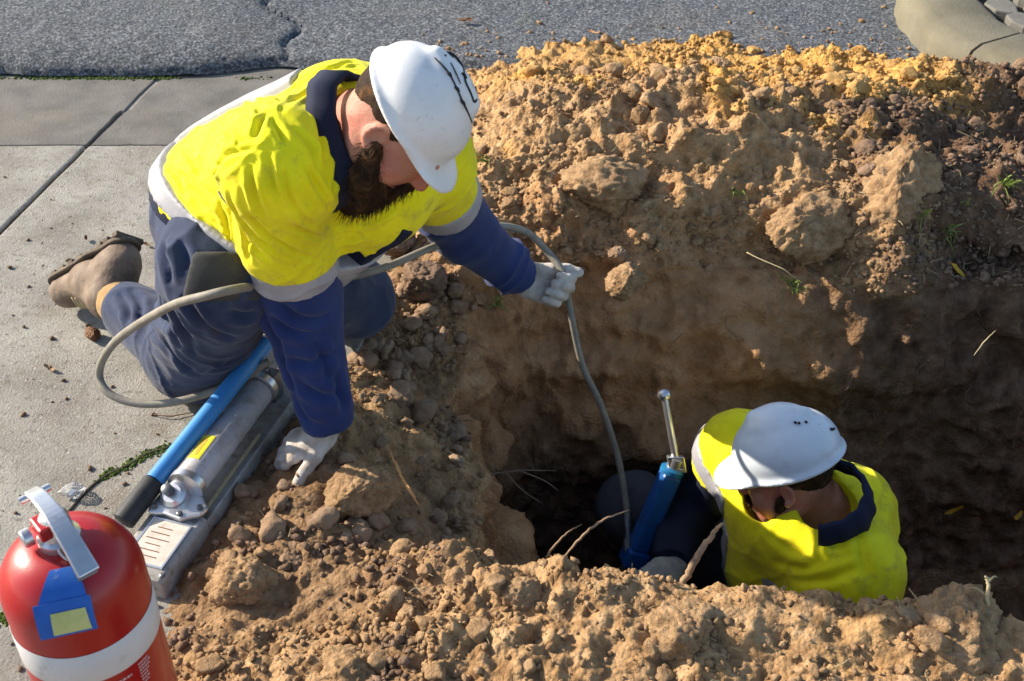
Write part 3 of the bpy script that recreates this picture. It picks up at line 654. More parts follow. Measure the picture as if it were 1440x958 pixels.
# heads, hats, gloves -----------------------------------------------------------
class Frame:
    def __init__(s, o, fwd, up):
        s.o = np.array(o, float); s.f = unit(fwd); s.u = unit(np.array(up)-s.f*(np.array(up)@s.f)); s.r = np.cross(s.f, s.u); s.m = np.array([s.r, s.f, s.u]); s.k = .92
    def __call__(s, x, y, z): return s.o+(s.r*x+s.f*y+s.u*z)*s.k
def add_head(F, h):
    e = lambda c, r, k=.02, mode='add': F.ell(h(*c), tuple(q*h.k for q in r), h.m, k, mode)
    e((0, -.012, .035), (.077, .098, .088)); e((0, .03, -.025), (.064, .066, .088), .03); e((0, .055, -.085), (.038, .034, .030), .03)
    for s in (-1, 1):
        e((s*.045, .052, -.035), (.026, .026, .026), .02); e((s*.05, .015, -.07), (.022, .04, .024), .025)      # cheek, jaw
        F.cap(h(s*.036, .085, .024), h(s*.012, .094, .020), .010, .009, .012)                                     # brow
        e((s*.031, .100, .002), (.017, .013, .012), .008, 'cut')
        e((s*.076, -.009, -.010), (.006, .014, .024), .005)
        ring = [h(s*(.083+.004*(t < .6)), -.010-.0138*math.sin(t*math.pi*1.25-.3), -.010+.0235*math.cos(t*math.pi*1.25-.3)) for t in np.linspace(0, 1, 9)]
        F.chain(ring, [.0040]*9, .002); e((s*.086, -.005, -.010), (.009, .0075, .012), .002, 'cut'); e((s*.081, -.002, -.036), (.006, .007, .008), .005)
    F.cap(h(0, .096, .012), h(0, .112, -.028), .008, .0095, .012); e((.010, .102, -.030), (.007, .009, .007), .006); e((-.010, .102, -.030), (.007, .009, .007), .006)
    F.cap(h(-.022, .090, -.058), h(.022, .090, -.058), .006, .006, .006); F.cap(h(-.02, .089, -.068), h(.02, .089, -.068), .007, .007, .006)
    F.op(lambda P: capd(P, h(-.022, .099, -.0625), h(.022, .099, -.0625), .0022, .0022), h(0, .09, -.06)-.03, h(0, .09, -.06)+.03, .002, 'cut')
def head_parts(h, person, long_beard, hatmat, seed):
    for s in (-1, 1):
        mb = MB(); mb.lathe(h(s*.031, .073, .003), h.f, [(-.012, .002), (-.009, .008), (0, .0115), (.008, .0085), (.0115, .001)], 16); mb.build('eye', M['eye'], person, smooth=True)
    lo, hi = h.o-.2, h.o+.2
    # hair: a cap over the skull, short at the nape
    H = Field(lo, hi, .0045); H.ell(h(0, -.014, .036), tuple(q*h.k for q in (.081, .101, .091)), h.m, .01); H.ell(h(0, -.066, .0), tuple(q*h.k for q in (.052, .034, .045)), h.m, .02)
    H.plane(h(0, .02, .02), h.m.T@A(0, .82, -.35)); hair = solid('hair', H, M['hair'], person, soft(.003, 60, seed))
    # beard
    B = Field(lo, hi, .004)
    if long_beard:
        B.ell(h(0, .062, -.092), tuple(q*h.k for q in (.058, .046, .042)), h.m, .02); B.ell(h(0, .078, -.135), tuple(q*h.k for q in (.045, .036, .055)), h.m, .03)
        for s in (-1, 1): B.cap(h(s*.073, .006, -.028), h(s*.052, .050, -.088), .015, .030, .02); B.cap(h(s*.03, .098, -.052), h(0, .101, -.047), .009, .008, .01)
    else:
        for s in (-1, 1): B.cap(h(s*.071, .008, -.03), h(s*.046, .048, -.09), .011, .017, .02); B.cap(h(s*.03, .096, -.052), h(0, .099, -.047), .006, .006, .01)
        B.ell(h(0, .062, -.092), tuple(q*h.k for q in (.042, .032, .026)), h.m, .02)
    V, Fq = B.mesh(); V = relax(V, Fq, 1); N = vnormals(V, Fq); V = V+N*(.004*fbm(V*70, 3, seed))[:, None]
    rr = np.random.default_rng(seed); k = rr.choice(len(V), min(len(V), 2600 if long_beard else 1500), replace=False)
    vv = [tuple(p) for p in V]; ff = [tuple(q) for q in Fq]
    flow = h.m.T@A(0, .35, -.9)
    for i in k:
        d = unit(N[i]*.65+flow*.8+rr.normal(size=3)*.3); L = rr.uniform(.010, .026 if long_beard else .010); a = V[i]-d*.004; s = unit(np.cross(d, rr.normal(size=3)))*.0008; b = len(vv)
        m = a+d*L*.55+rr.normal(size=3)*.0015; vv += [tuple(a-s), tuple(a+s), tuple(m+s*.7), tuple(m-s*.7), tuple(a+d*L+flow*.004)]; ff += [(b, b+1, b+2, b+3), (b+3, b+2, b+4)]
    o = pydata('beard', vv, ff, M['hair'], smooth=True); keep(o, person)
    return o
def hat_field(h, lo=None, S=1.0):
    """hard hat in head frame: shell with a crown panel, side channel, rolled edge and peak"""
    F = Field(h.o-.24, h.o+.24, .0034); hh = h; h = Frame.__new__(Frame); h.__dict__.update(hh.__dict__); h_ = lambda a, b, c: hh(a*S, b*S-.008, c*S-.012); E = lambda c, r, m, k=.02, mode='add': F.ell(c, tuple(q*S*hh.k for q in r), m, k, mode)
    E(h_(0, -.008, .064), (.094, .114, .088), h.m, .0)
    F.plane(h_(0, 0, .042), -h.u)
    E(h_(0, -.006, .074), (.074, .092, .0935), h.m, .002)                       # raised crown panel
    F.cap(h_(0, -.075, .140), h_(0, .035, .152), .008, .008, .02)                    # top ridge
    E(h_(0, -.008, .041), (.102, .121, .017), h.m, .010)                       # flared lower edge
    E(h_(0, .084, .036), (.084, .076, .0095), h.m, .012)                       # peak
    E(h_(0, -.008, .034), (.088, .108, .050), h.m, .004, 'cut'); E(h_(0, -.008, .056), (.087, .107, .082), h.m, .004, 'cut')
    return F
def hand_frame(w, y, z, right):
    y = unit(y); z = unit(np.array(z)-y*(np.array(z)@y)); t = np.cross(y, z)*(-1 if right else 1); return np.array(w, float), t, y, z
def glove(name, fr, curls, person, mt, spread=1.0, thumb=(.55, .75, -.25), thumb_bend=.3, scale=1.0, cuff=.05, tdir2=None, cdir=None):
    w, t, y, z = fr; Q = lambda a, b, c: w+(t*a+y*b+z*c)*scale
    F = Field(w-.24*scale, w+.24*scale, .0032)
    r = scale
    F.cap(Q(.018, .02, 0), Q(.026, .088, 0), .017*r, .014*r, .012, (t, 1.35)); F.cap(Q(-.018, .02, 0), Q(-.026, .085, 0), .017*r, .014*r, .012, (t, 1.3)); F.cap(Q(0, .02, 0), Q(0, .09, .002), .019*r, .015*r, .015, (t, 1.4))
    F.cap(Q(0, -cuff, 0) if cdir is None else w-unit(cdir)*cuff, Q(0, .015, 0), (.034 if cdir is None else .043)*r, .030*r, .015, (z, .78) if cdir is None else None)
    for i, (x0, L) in enumerate(zip((.031, .0105, -.0105, -.030), (.078, .086, .080, .062))):
        p = Q(x0, .086-.004*abs(i-1), 0); c = curls[i]; ang = 0; sp = (x0/.031)*.10*spread; rad = (.0118, .0122, .0116, .0105)[i]*r
        for j, (l, cc) in enumerate(zip((.46, .30, .26), c)):
            ang += R(cc); d = unit(t*sp*math.cos(ang)+y*math.cos(ang)-z*math.sin(ang)); q = p+d*L*l*scale
            F.cap(p, q, rad*(1-.06*j), rad*(1-.06*(j+1)), .0035 if j else .008); p = q
    td = unit(t*thumb[0]+y*thumb[1]+z*thumb[2]); a = Q(.022, .022, -.004); b = a+td*.040*scale; e = b+td*.034*scale
    td2 = td if tdir2 is None else unit(t*tdir2[0]+y*tdir2[1]+z*tdir2[2]); f = e+td2*.030*scale
    F.chain([a, b, e, f], [.018*r, .0155*r, .0135*r, .0115*r], .006)
    return solid(name, F, mt, person, both(soft(.0012, 55, 5), limb_folds(Q(0, -.05, 0), Q(0, .03, 0), .0016, 70, 4, 20)))
# ================================================================ worker kneeling at the trench edge
W1 = {}
nb = W(496, 188, 2.03); hd = W(565, 173, 1.89)
shR, elR, wrR = W(392, 230, 1.905), Wz(418, 415, .345), Wz(462, 592, .095)
shL, elL, wrL = A(-.165, 1.945, .50), W(650, 322, 2.45), W(727, 386, 2.62)
pel = W(296, 316, 2.24); hipR, hipL = W(318, 388, 2.13), W(350, 350, 2.30)
knR, anR = Wz(272, 500, .095), Wz(158, 418, .105); knL, anL = Wz(497, 418, .10), A(-.60, 2.28, .07)
chest = (shR+shL)/2+A(0, .035, -.01); lat = unit(shL-shR); spine = unit(chest-pel)
h1 = Frame(hd, A(.47, -.27, -.84), A(.80, -.12, .58))
per1 = empty('worker_root', (pel[0], pel[1], 0)); per1.name = 'person'
tag(per1, 'kneeling worker in yellow and navy shirt feeding a hose into the trench', 'person')
lo, hi = A(-1.1, 1.3, -.02), A(.22, 2.45, .95)
# body (skin): one continuous figure, finest round the head
fx = [((hd[i]-.17, hd[i]+.17, .0032),) for i in range(3)]
F = Field(lo, hi, .013, fx)
add_head(F, h1); F.cap(nb, h1(0, -.02, -.03), .062, .060, .03); F.cap(chest, nb, .11, .07, .05)
F.cap(pel+spine*.05, chest, .10, .11, .05); F.chain([shR, elR, wrR, wrR+A(-.02, -.01, -.03)], [.055, .036, .018, .014], .02); F.chain([shL, elL, wrL, wrL+(wrL-elL)*.15], [.055, .036, .02, .016], .02)
F.chain([hipR, knR, anR, Wz(160, 372, .14)], [.07, .05, .034, .022], .03); F.chain([hipL, knL, anL, anL+A(-.08, .02, -.01)], [.07, .05, .034, .024], .03)
body1 = solid('body', F, M['skin'], per1, soft(.0008, 60, 3))
head_parts(h1, per1, True, M['hat'], 5)
# shirt
Fs = Field(A(-.68, 1.42, .22), A(.06, 2.2, .96), .0039)
spine = unit(chest-pel); fr_dir = unit(np.cross(lat, spine))                     # towards the belly
if fr_dir[2] > 0: fr_dir = -fr_dir
mid = pel*.5+chest*.5
Fs.cap(pel+spine*.04, mid+fr_dir*.02, .138, .152, .04, (lat, 1.05)); Fs.cap(mid+fr_dir*.02, chest-spine*.02, .152, .128, .05, (lat, 1.06))
Fs.cap(shR, shL, .088, .082, .06); Fs.cap(nb-spine*.03, shR, .072, .084, .05); Fs.cap(nb-spine*.02, shL, .085, .078, .05)
Fs.cap(chest+fr_dir*.03, nb+fr_dir*.05-spine*.03, .10, .07, .05); Fs.cap(mid+fr_dir*.05, chest+fr_dir*.05, .12, .105, .06)
Fs.cap(pel+spine*.09-fr_dir*.035, chest-fr_dir*.045, .125, .118, .06, (lat, 1.05))
FsT = Fs.copy()
Fs.chain([shR, shR+(elR-shR)*.9], [.086, .080], .014); Fs.chain([shL, shL+(elL-shL)*.62], [.080, .072], .05)
aR = unit(elR-shR); aL = unit(elL-shL); cutR = shR+aR*np.linalg.norm(elR-shR)*.64; cutL = shL+aL*np.linalg.norm(elL-shL)*.44
FY = Fs.copy(); hp1, hp2 = W(217, 296, 2.10), W(345, 392, 2.05); hemp = (hp1+hp2)/2; hemn = unit(np.cross(hp2-hp1, A(.05, 1, 0))); hemn = hemn if hemn@spine < 0 else -hemn; FY.plane(hemp, hemn)
def cut_arm(fld, c, ax, reach):
    P = [fld.c[0][:, None, None], fld.c[1][None, :, None], fld.c[2][None, None, :]]
    s = sum((P[i]-c[i])*ax[i] for i in range(3)); r2 = sum((P[i]-c[i])**2 for i in range(3))-s*s
    fld.d = np.where((r2 < reach**2) & (s > -.01) & (s < .2), np.maximum(fld.d, s), fld.d).astype(np.float32)
cut_arm(FY, cutR, aR, .12); cut_arm(FY, cutL, aL, .105)
# neck opening
cax = unit(A(.86, -.14, .42)); cc1 = W(510, 192, 1.955); FY.cap(cc1-cax*.02, cc1+cax*.15, .074, .10, .008, mode='cut')
seam = [([(304, 262), (306, 238), (318, 220), (345, 211), (372, 209)], .0035, .004)]
cr1 = creases([[(256, 207), (270, 226), (286, 248)], [(252, 243), (278, 262), (306, 280)], [(258, 266), (284, 290), (314, 312)], [(268, 284), (300, 312), (332, 336)], [(282, 306), (306, 326), (336, 350)], [(214, 248), (222, 266), (229, 284)],
  [(322, 268), (340, 305), (368, 338), (420, 366)], [(338, 262), (362, 312), (402, 348), (448, 366)], [(412, 314), (432, 328), (454, 336)], [(344, 330), (360, 350), (384, 366)], [(330, 300), (345, 332), (352, 366)],
  [(374, 158), (364, 176), (358, 194)], [(382, 148), (415, 122), (455, 102), (502, 92)], [(392, 160), (430, 134), (474, 112)], [(380, 166), (392, 184), (402, 204)], [(370, 150), (352, 138), (336, 132)], [(300, 176), (320, 196), (336, 206)],
  [(456, 150), (470, 190), (474, 232), (464, 272)], [(438, 150), (452, 190), (456, 226)], [(468, 346), (492, 336), (524, 322)], [(464, 328), (482, 318), (502, 308)], [(430, 232), (446, 262), (462, 292)], [(410, 180), (436, 206), (446, 240)], [(232, 222), (250, 250), (262, 276)], [(280, 196), (300, 226), (308, 262)], [(318, 150), (345, 158), (368, 154)], [(352, 232), (358, 270), (372, 306)], [(398, 236), (408, 280), (436, 316)], [(376, 212), (384, 256), (404, 296)], [(310, 282), (322, 322), (336, 362)], [(236, 290), (262, 304), (292, 332)], [(500, 318), (530, 306), (560, 286)], [(420, 110), (462, 96), (500, 86)]]+seam)
pull = both(cr1, soft(.004, 5, 5), soft(.0016, 26, 6), limb_folds(pel, chest, .004, 19, 8, 4, 1.2), limb_folds(shR, elR, .003, 26, 18, 4, 1.0))
solid('shirt', FY, M['hivis'], per1, pull, 2)
def arm_piece(name, pts, rad, c0, c1, mt, grow, folds, st=None):
    """a stretch of sleeve between two cutting planes (point, normal)"""
    f = Field(np.min(pts, 0)-.13, np.max(pts, 0)+.13, .0042); f.chain(pts, rad, .03, st); f.grow(grow)
    if c0 is not None: f.plane(c0[0], -np.array(c0[1]))
    if c1 is not None: f.plane(c1[0], c1[1])
    return solid(name, f, mt, per1 if st is None else st, folds, 2)
RA, RR = [shR, elR, wrR], [.088, .074, .046]; LA, LR = [shL, elL, wrL], [.080, .066, .050]
sR = both(limb_folds(shR, elR, .004, 18, 21), soft(.003, 14, 22)); sL = both(limb_folds(shL, elL, .004, 18, 23), soft(.003, 14, 24))
bR, bL = cutR+aR*.046, cutL+aL*.046
arm_piece('reflective_band', RA, RR, (cutR-aR*.002, aR), (bR, aR), M['silver'], .0025, sR); arm_piece('reflective_band', LA, LR, (cutL-aL*.002, aL), (bL, aL), M['silver'], .0025, sL)
fR, fL = unit(wrR-elR), unit(wrL-elL)
slR = both(creases([[(364, 424), (384, 470), (402, 520)], [(378, 440), (402, 462), (440, 470)], [(392, 424), (420, 448), (462, 446)], [(398, 500), (430, 512), (472, 494)], [(416, 532), (446, 556), (484, 552)], [(408, 548), (430, 588), (462, 600)], [(440, 476), (456, 510), (462, 540)], [(388, 488), (406, 530), (418, 560)], [(470, 520), (478, 552), (484, 580)]], .008, .011), soft(.007, 9, 32), soft(.002, 24, 38)); slL = both(limb_folds(shL, wrL, .010, 20, 35, 7, .7), soft(.005, 12, 36))
arm_piece('sleeve', RA, RR, (bR-aR*.002, aR), (wrR+fR*.005, fR), M['navy'], 0, slR); arm_piece('sleeve', LA, LR, (bL-aL*.002, aL), (wrL+fL*.005, fL), M['navy'], 0, slL)
# waist band, shoulder braces
fb = FsT.copy().grow(.009); fb.plane(hemp+hemn*-.014, hemn); fb.plane(hemp-hemn*.052, -hemn); solid('reflective_band', fb, M['silver'], per1, soft(.003, 14, 41), 2)
ft = FsT.copy().grow(.001); ft.plane(hemp+hemn*.012, hemn); ft.plane(hemp-hemn*.010, -hemn); solid('hem', ft, M['navy_dark'], per1, soft(.003, 14, 41), 2)
for s in (-.085,):
    f2 = FsT.copy().grow(.009); c = chest+lat*s; f2.plane(c+lat*.024, lat); f2.plane(c-lat*.024, -lat); f2.plane(nb-spine*.05, spine); f2.plane(hemp-hemn*.05, hemn); f2.plane(mid-fr_dir*.02, fr_dir)
    solid('brace_band', f2, M['silver'], per1, soft(.004, 5, 5), 2)
# chest band and dark button strip on the front
f3 = FsT.copy().grow(.007); cb = mid+spine*.05; f3.plane(cb+spine*.026, spine); f3.plane(cb-spine*.026, -spine); f3.plane(mid+fr_dir*.03, -fr_dir); solid('reflective_band', f3, M['silver'], per1, soft(.007, 7, 5), 2)
cf = chest+fr_dir*.1; f4 = FsT.copy().grow(.008); f4.plane(cf+lat*.017, lat); f4.plane(cf-lat*.017, -lat); f4.plane(chest+fr_dir*.06, -fr_dir); f4.plane(cb+spine*.03, -spine); f4.plane(nb+spine*.02, spine); solid('button_strip', f4, M['navy_dark'], per1, soft(.007, 7, 5), 2)
# collar: folded navy band, open at the throat
def collar(name, c, ax, front, rx, ry, parent, mt, drop0=.045, drop1=.085, gap=28, rise=.03):
    ax = unit(ax); fv = unit(np.array(front)-ax*(np.array(front)@ax)); sv = np.cross(ax, fv); v = []; f = []; n = 48
    for k in range(n+1):
        a = R(gap)+(2*math.pi-2*R(gap))*k/n; t = abs(math.cos(a*.5)); ed = min(k, n-k)/n
        dr = drop0+(drop1-drop0)*max(0, 1-ed*5)
        d = fv*math.cos(a)*ry+sv*math.sin(a)*rx; du = unit(d)
        top = c+d*1.0+ax*rise; rows = [c+d*.97-ax*.005, top-du*.004, top+du*.004, c+d+du*.013-ax*dr*.5, c+d+du*.019-ax*dr, c+d+du*.013-ax*dr]
        v += [p+du*.002*math.sin(k*1.3) for p in rows]
    m = 6
    for k in range(n):
        for i in range(m-1): f.append((k*m+i, k*m+i+1, (k+1)*m+i+1, (k+1)*m+i))
    mb = MB(); mb.add(v, f); o = mb.build(name, mt, parent, smooth=True); s = o.modifiers.new('thick', 'SOLIDIFY'); s.thickness = .0022; s.offset = 0; return o
collar('collar', cc1, cax, A(.25, -.55, -.75), .098, .100, per1, M['navy_dark'], .027, .070, 24, .012)
# trousers
Ft = Field(lo, hi, .0055)
Ft.cap(pel+spine*.03, pel+spine*.10, .124, .122, .03, (lat, 1.04))
Ft.cap(W(312, 352, 2.13), W(335, 330, 2.27), .102, .102, .04)
Ft.chain([hipR, knR], [.108, .092], .05); Ft.chain([hipL, knL], [.108, .088], .05)
Ft.chain([knR, anR+(knR-anR)*.24], [.088, .062], .02); Ft.chain([knL, anL], [.085, .058], .02)
Ft.plane(hemp-hemn*.05, -hemn); Ft.plane((0, 0, .004), (0, 0, -1))
solid('trousers', Ft, M['denim'], per1, both(creases([[(230, 340), (234, 372), (238, 402)], [(250, 338), (258, 358), (264, 380)], [(192, 440), (216, 470), (242, 506)], [(206, 424), (232, 456), (256, 492)], [(226, 472), (252, 510), (278, 532)], [(268, 430), (296, 462), (332, 476)], [(256, 414), (276, 446), (290, 470)], [(296, 522), (326, 516), (352, 500)], [(166, 410), (178, 430), (180, 452)], [(180, 404), (194, 426), (196, 452)], [(240, 426), (262, 470), (270, 500)], [(228, 410), (232, 440), (246, 470)], [(320, 440), (345, 446), (362, 438)]], .008, .011), limb_folds(knR, anR, .006, 26, 52, 5, .4), limb_folds(hipR, knR, .004, 13, 51, 5, .8), soft(.006, 10, 54), soft(.0012, 40, 56)), 2)
# thigh pocket flap
pk = MB(); pc = W(305, 392, 2.06)
fpk = Ft.copy().grow(.0035); px_, py_ = unit(A(.95, .1, .0)), unit(A(.0, .55, .83)); cpk = W(312, 395, 2.07)
fpk.plane(cpk+px_*.075, px_); fpk.plane(cpk-px_*.052+py_*.01, -unit(px_-py_*.35)); fpk.plane(cpk+py_*.05, py_); fpk.plane(cpk-py_*.035, -py_); fpk.plane(hipR+A(0, -.03, 0), A(0, 1, .2))
solid('pocket', fpk, mat('pocket', [(.035, .035, .035), (.06, .06, .058)], 14, .9, .0008, 300, layers=[((.11, .095, .07), 9, .54, .75, .5)]), per1, None, 2)
# boots
def boot(heel, toe, ankle, shin, person, sock=True):
    heel, toe, ankle = map(np.array, (heel, toe, ankle)); ax = unit(toe-heel); dn = unit((heel+toe)/2-ankle); dn = unit(dn-ax*(dn@ax)); sd = np.cross(ax, dn); L = np.linalg.norm(toe-heel)
    f = Field(np.minimum(np.minimum(heel, toe), ankle)-.12, np.maximum(np.maximum(heel, toe), ankle)+.12, .0036)
    f.cap(heel-dn*.006, heel+ax*L*.5-dn*.022, .039, .042, .03, (sd, .92)); f.cap(heel+ax*L*.5-dn*.016, toe-dn*.004, .042, .037, .03, (sd, 1.12))
    f.cap(heel+ax*.02-dn*.03, ankle, .043, .046, .03); f.cap(heel+ax*L*.45-dn*.04, ankle+ax*.01, .036, .04, .03)
    f.plane(heel+dn*.020, dn); q = ankle+unit(shin)*.028; f.plane(q, shin)
    solid('boot', f, M['leather'], person, both(soft(.0025, 30, 71), limb_folds(heel, toe, .0022, 40, 72, 10, .3)), 2)
    f2 = Field(np.minimum(heel, toe)-.1, np.maximum(heel, toe)+.1, .0034); f2.cap(heel-ax*.002+dn*.012, heel+ax*L*.4+dn*.012, .041, .036, .02, (sd, .95)); f2.cap(heel+ax*L*.4+dn*.012, toe+ax*.004+dn*.010, .036, .041, .03, (sd, 1.12))
    f2.plane(heel+dn*.032, dn); f2.plane(heel+dn*.019, -dn); so = solid('sole', f2, M['rubber_sole'], person)
    for k in range(8):
        mb = MB(); c = heel+ax*(L*1.16*(k/7)-.02)+dn*.036; mb.box(c, (.009, .034 if k not in (2, 3) else .028, .006), ax, sd, dn); o = mb.build('tread', M['rubber_sole'], None, bevel=.002); o.parent = so; o.matrix_parent_inverse = so.matrix_world.inverted() if False else Matrix.Identity(4); o.matrix_parent_inverse = so.matrix_parent_inverse.copy() if False else Matrix.Identity(4)
        o.matrix_parent_inverse = (Matrix.Translation(person.location) @ so.matrix_parent_inverse).inverted()
    lp = MB()
    for k in range(5):
        t = k/4; c = heel+ax*L*(.50+.24*t)-dn*(.078-.022*t); lp.tube(catmull([c+sd*.026+dn*.012, c+sd*.010-dn*.004, c-sd*.010-dn*.004, c-sd*.026+dn*.012], 4), .0026, 6)
    lp.build('lace', M['straw'], person, smooth=True)
    if sock:
        f3 = Field(ankle-.12, ankle+.12, .0045); f3.cap(ankle-unit(shin)*.01, ankle+unit(shin)*.055, .047, .048, .01); solid('sock', f3, M['sock'], person, limb_folds(ankle, ankle+unit(shin), .003, 60, 75))
boot(Wz(172, 362, .165), Wz(97, 408, .050), anR, unit(knR-anR), per1)
boot(A(-.64, 2.30, .06), A(-.76, 2.38, .048), anL+A(0, 0, .02), unit(knL-anL), per1)
# gloves
gR = hand_frame(wrR+fR*.022, A(-.90, -.20, -.30), A(-.30, -.12, .93), True)
glove('glove', gR, [(20, 36, 26), (16, 34, 24), (18, 34, 24), (22, 34, 24)], per1, M['glove'], .5, (.62, .72, -.18), cuff=.075, scale=.86, cdir=fR)
gL = hand_frame(wrL+fL*.018, A(.93, .02, -.36), A(.05, .78, -.55), False)
glove('glove', gL, [(48, 78, 50), (58, 82, 52), (64, 82, 50), (66, 80, 46)], per1, M['glove'], .6, (.35, .92, -.10), cuff=.04, tdir2=(.05, .98, -.2), scale=.97)
# hard hat
hf = hat_field(h1, None, .94); hat1 = solid('hard_hat', hf, M['hat'], per1, None, 2)
def on_hat(hf, h, pts, rad, name, mt, parent, n=8):
    """marks that follow the surface of a hat: points are (right, forward) seen from above the crown"""
    tri = []
    P = catmull(pts, n); out = []
    D, C = hf.d, hf.c
    for a, b, zdir in [(p[0], p[1], p[2]) for p in P]:
        d = unit(h.r*a+h.f*b+h.u*zdir); o = h(0, -.005, .075); t = .20
        for _ in range(400):
            q = o+d*t; i = [int(np.clip(np.searchsorted(C[k], q[k]), 0, len(C[k])-1)) for k in range(3)]
            if D[i[0], i[1], i[2]] < .0005: break
            t -= .0006
        out.append(o+d*(t-.0004))
    mb = MB(); out = np.array(out)
    for _ in range(3): out[1:-1] = .25*out[:-2]+.5*out[1:-1]+.25*out[2:]
    mb.tube(out, rad, 6); o = mb.build(name, mt, None, smooth=True); o.parent = parent; o.matrix_parent_inverse = (Matrix.Translation(per1.location if parent is hat1 else per2.location) @ parent.matrix_parent_inverse).inverted(); return o
HV1 = np.array([v.co[:] for v in hat1.data.vertices])
def ink(name, pts, rad, parent, V, root, lift=.0018):
    P = np.array([surf(V, *p) for p in catmull([(a, b, 0) for a, b in pts], 6)[:, :2]])
    for _ in range(4): P[1:-1] = .25*P[:-2]+.5*P[1:-1]+.25*P[2:]
    P = P+unit(A(0, 0, CAM_H)-P.mean(0))*lift
    mb = MB(); mb.tube(P, rad, 6); o = mb.build(name, M['marker'], None, smooth=True); o.parent = parent; o.matrix_parent_inverse = (Matrix.Translation(root.location) @ parent.matrix_parent_inverse).inverted(); return o
ink('ink_line', [(611, 81), (622, 92), (632, 104), (643, 125), (651, 144), (658, 158), (664, 173)], [.0010, .0016, .0012, .0016, .0010], hat1, HV1, per1)
ink('ink_line', [(621, 73), (637, 76), (651, 94), (654, 113), (662, 130), (667, 144), (671, 138), (669, 121)], [.0022, .0018, .0014, .0016, .0010], hat1, HV1, per1)
ink('ink_line', [(634, 88), (641, 102), (648, 118)], [.0008, .0011, .0008], hat1, HV1, per1)
for a, b in ((632, 104), (643, 125), (651, 144), (624, 74), (634, 77), (653, 106)): ink('ink_spot', [(a-3, b-3), (a, b), (a+3, b+4)], [.0015, .0030, .0015], hat1, HV1, per1)

# ================================================================ worker crouching in the trench
h2 = Frame(W(1111, 635, 2.43)-A(0, .0, .055), A(-.86, .22, -.44), A(-.10, .20, .97))
per2 = empty('person_root', (.66, 1.82, -DEPTH)); per2.name = 'person'
tag(per2, 'worker in yellow shirt and pale helmet crouching down inside the trench', 'person')
nb2 = W(1168, 716, 2.53); s2R, e2R, w2R = A(.505, 1.94, -.235), A(.405, 1.99, -.45), A(.352, 1.80, -.435)
s2L, e2L, w2L = A(.685, 1.64, -.270), A(.60, 1.56, -.48), A(.42, 1.64, -.56)
pel2 = A(.68, 1.83, -.66); ch2 = (s2R+s2L)/2; lat2 = unit(s2L-s2R); sp2 = unit(ch2-pel2); fd2 = unit(np.cross(lat2, sp2)); fd2 = fd2 if fd2[0] < 0 else -fd2
hp2R, hp2L = pel2+A(-.05, .10, 0), pel2+A(-.05, -.10, 0); k2R, k2L = W(893, 688, 2.86)-A(0, 0, .065), A(.40, 1.66, -.50); a2R, a2L = A(.40, 2.04, -.80), A(.62, 1.60, -.79)
lo2, hi2 = A(.02, 1.35, -.92), A(1.0, 2.25, .1)
F = Field(lo2, hi2, .013, [((h2.o[i]-.16, h2.o[i]+.16, .0036),) for i in range(3)])
add_head(F, h2); F.cap(nb2, h2(0, -.02, -.03), .052, .052, .025); F.cap(ch2-sp2*.06, nb2, .07, .05, .03); F.cap(pel2, ch2-sp2*.05, .10, .10, .05)
for p, r in (([s2R, e2R, w2R, w2R+A(-.02, -.02, 0)], [.055, .036, .018, .014]), ([s2L, e2L, w2L, w2L+A(-.03, .01, 0)], [.055, .036, .018, .014]), ([hp2R, k2R, a2R, a2R+A(-.12, 0, -.02)], [.08, .058, .04, .035]), ([hp2L, k2L, a2L, a2L+A(.13, -.01, -.01)], [.08, .058, .04, .035])): F.chain(p, r, .03)
solid('body', F, M['skin'], per2, soft(.0008, 60, 3)); head_parts(h2, per2, False, M['hat_blue'], 8)
Fs = Field(lo2, hi2, .006); mid2 = (pel2+ch2)/2
Fs.cap(pel2+sp2*.02, mid2-fd2*.02, .150, .160, .04, (lat2, 1.14)); Fs.cap(mid2-fd2*.02, ch2-sp2*.02, .160, .14, .05, (lat2, 1.14)); Fs.cap(s2R, s2L, .085, .095, .06); Fs.cap(nb2-sp2*.05, s2R, .085, .085, .05); Fs.cap(nb2-sp2*.07, s2L, .08, .088, .05)
Fs.cap(nb2-fd2*.05-sp2*.05, mid2-fd2*.05, .10, .13, .06); FsT = Fs.copy()
b2 = unit(e2R-s2R); c2R = s2R+b2*.075; b2L = unit(e2L-s2L); c2L = s2L+b2L*.20
Fs.chain([s2R, e2R], [.074, .070], .05); Fs.chain([s2L, e2L], [.090, .078], .05); FY2 = Fs.copy(); cut_arm(FY2, c2R, b2, .10); cut_arm(FY2, c2L, b2L, .11); FY2.plane(pel2+sp2*.03, -sp2)
FY2.cap(W(1166, 702, 2.43)-A(0, 0, .03), W(1166, 702, 2.43)+A(-.03, -.015, .13), .060, .078, .008, mode='cut')
pull2 = both(creases([[(1075, 735), (1100, 765), (1150, 790)], [(1085, 790), (1130, 800), (1200, 778)], [(1110, 815), (1160, 815), (1215, 795)], [(1205, 745), (1212, 780), (1222, 820)], [(1232, 640), (1245, 680), (1240, 730)], [(1150, 760), (1180, 765), (1205, 745)]], .008, .008), soft(.008, 7, 65), soft(.0026, 26, 66), limb_folds(pel2, ch2, .005, 18, 69, 5, 1.1))
FY2.ell(h2(0, .05, -.07), (.062, .058, .062), h2.m, .02, 'cut'); solid('shirt', FY2, M['hivis'], per2, pull2, 2)
_p1 = per1
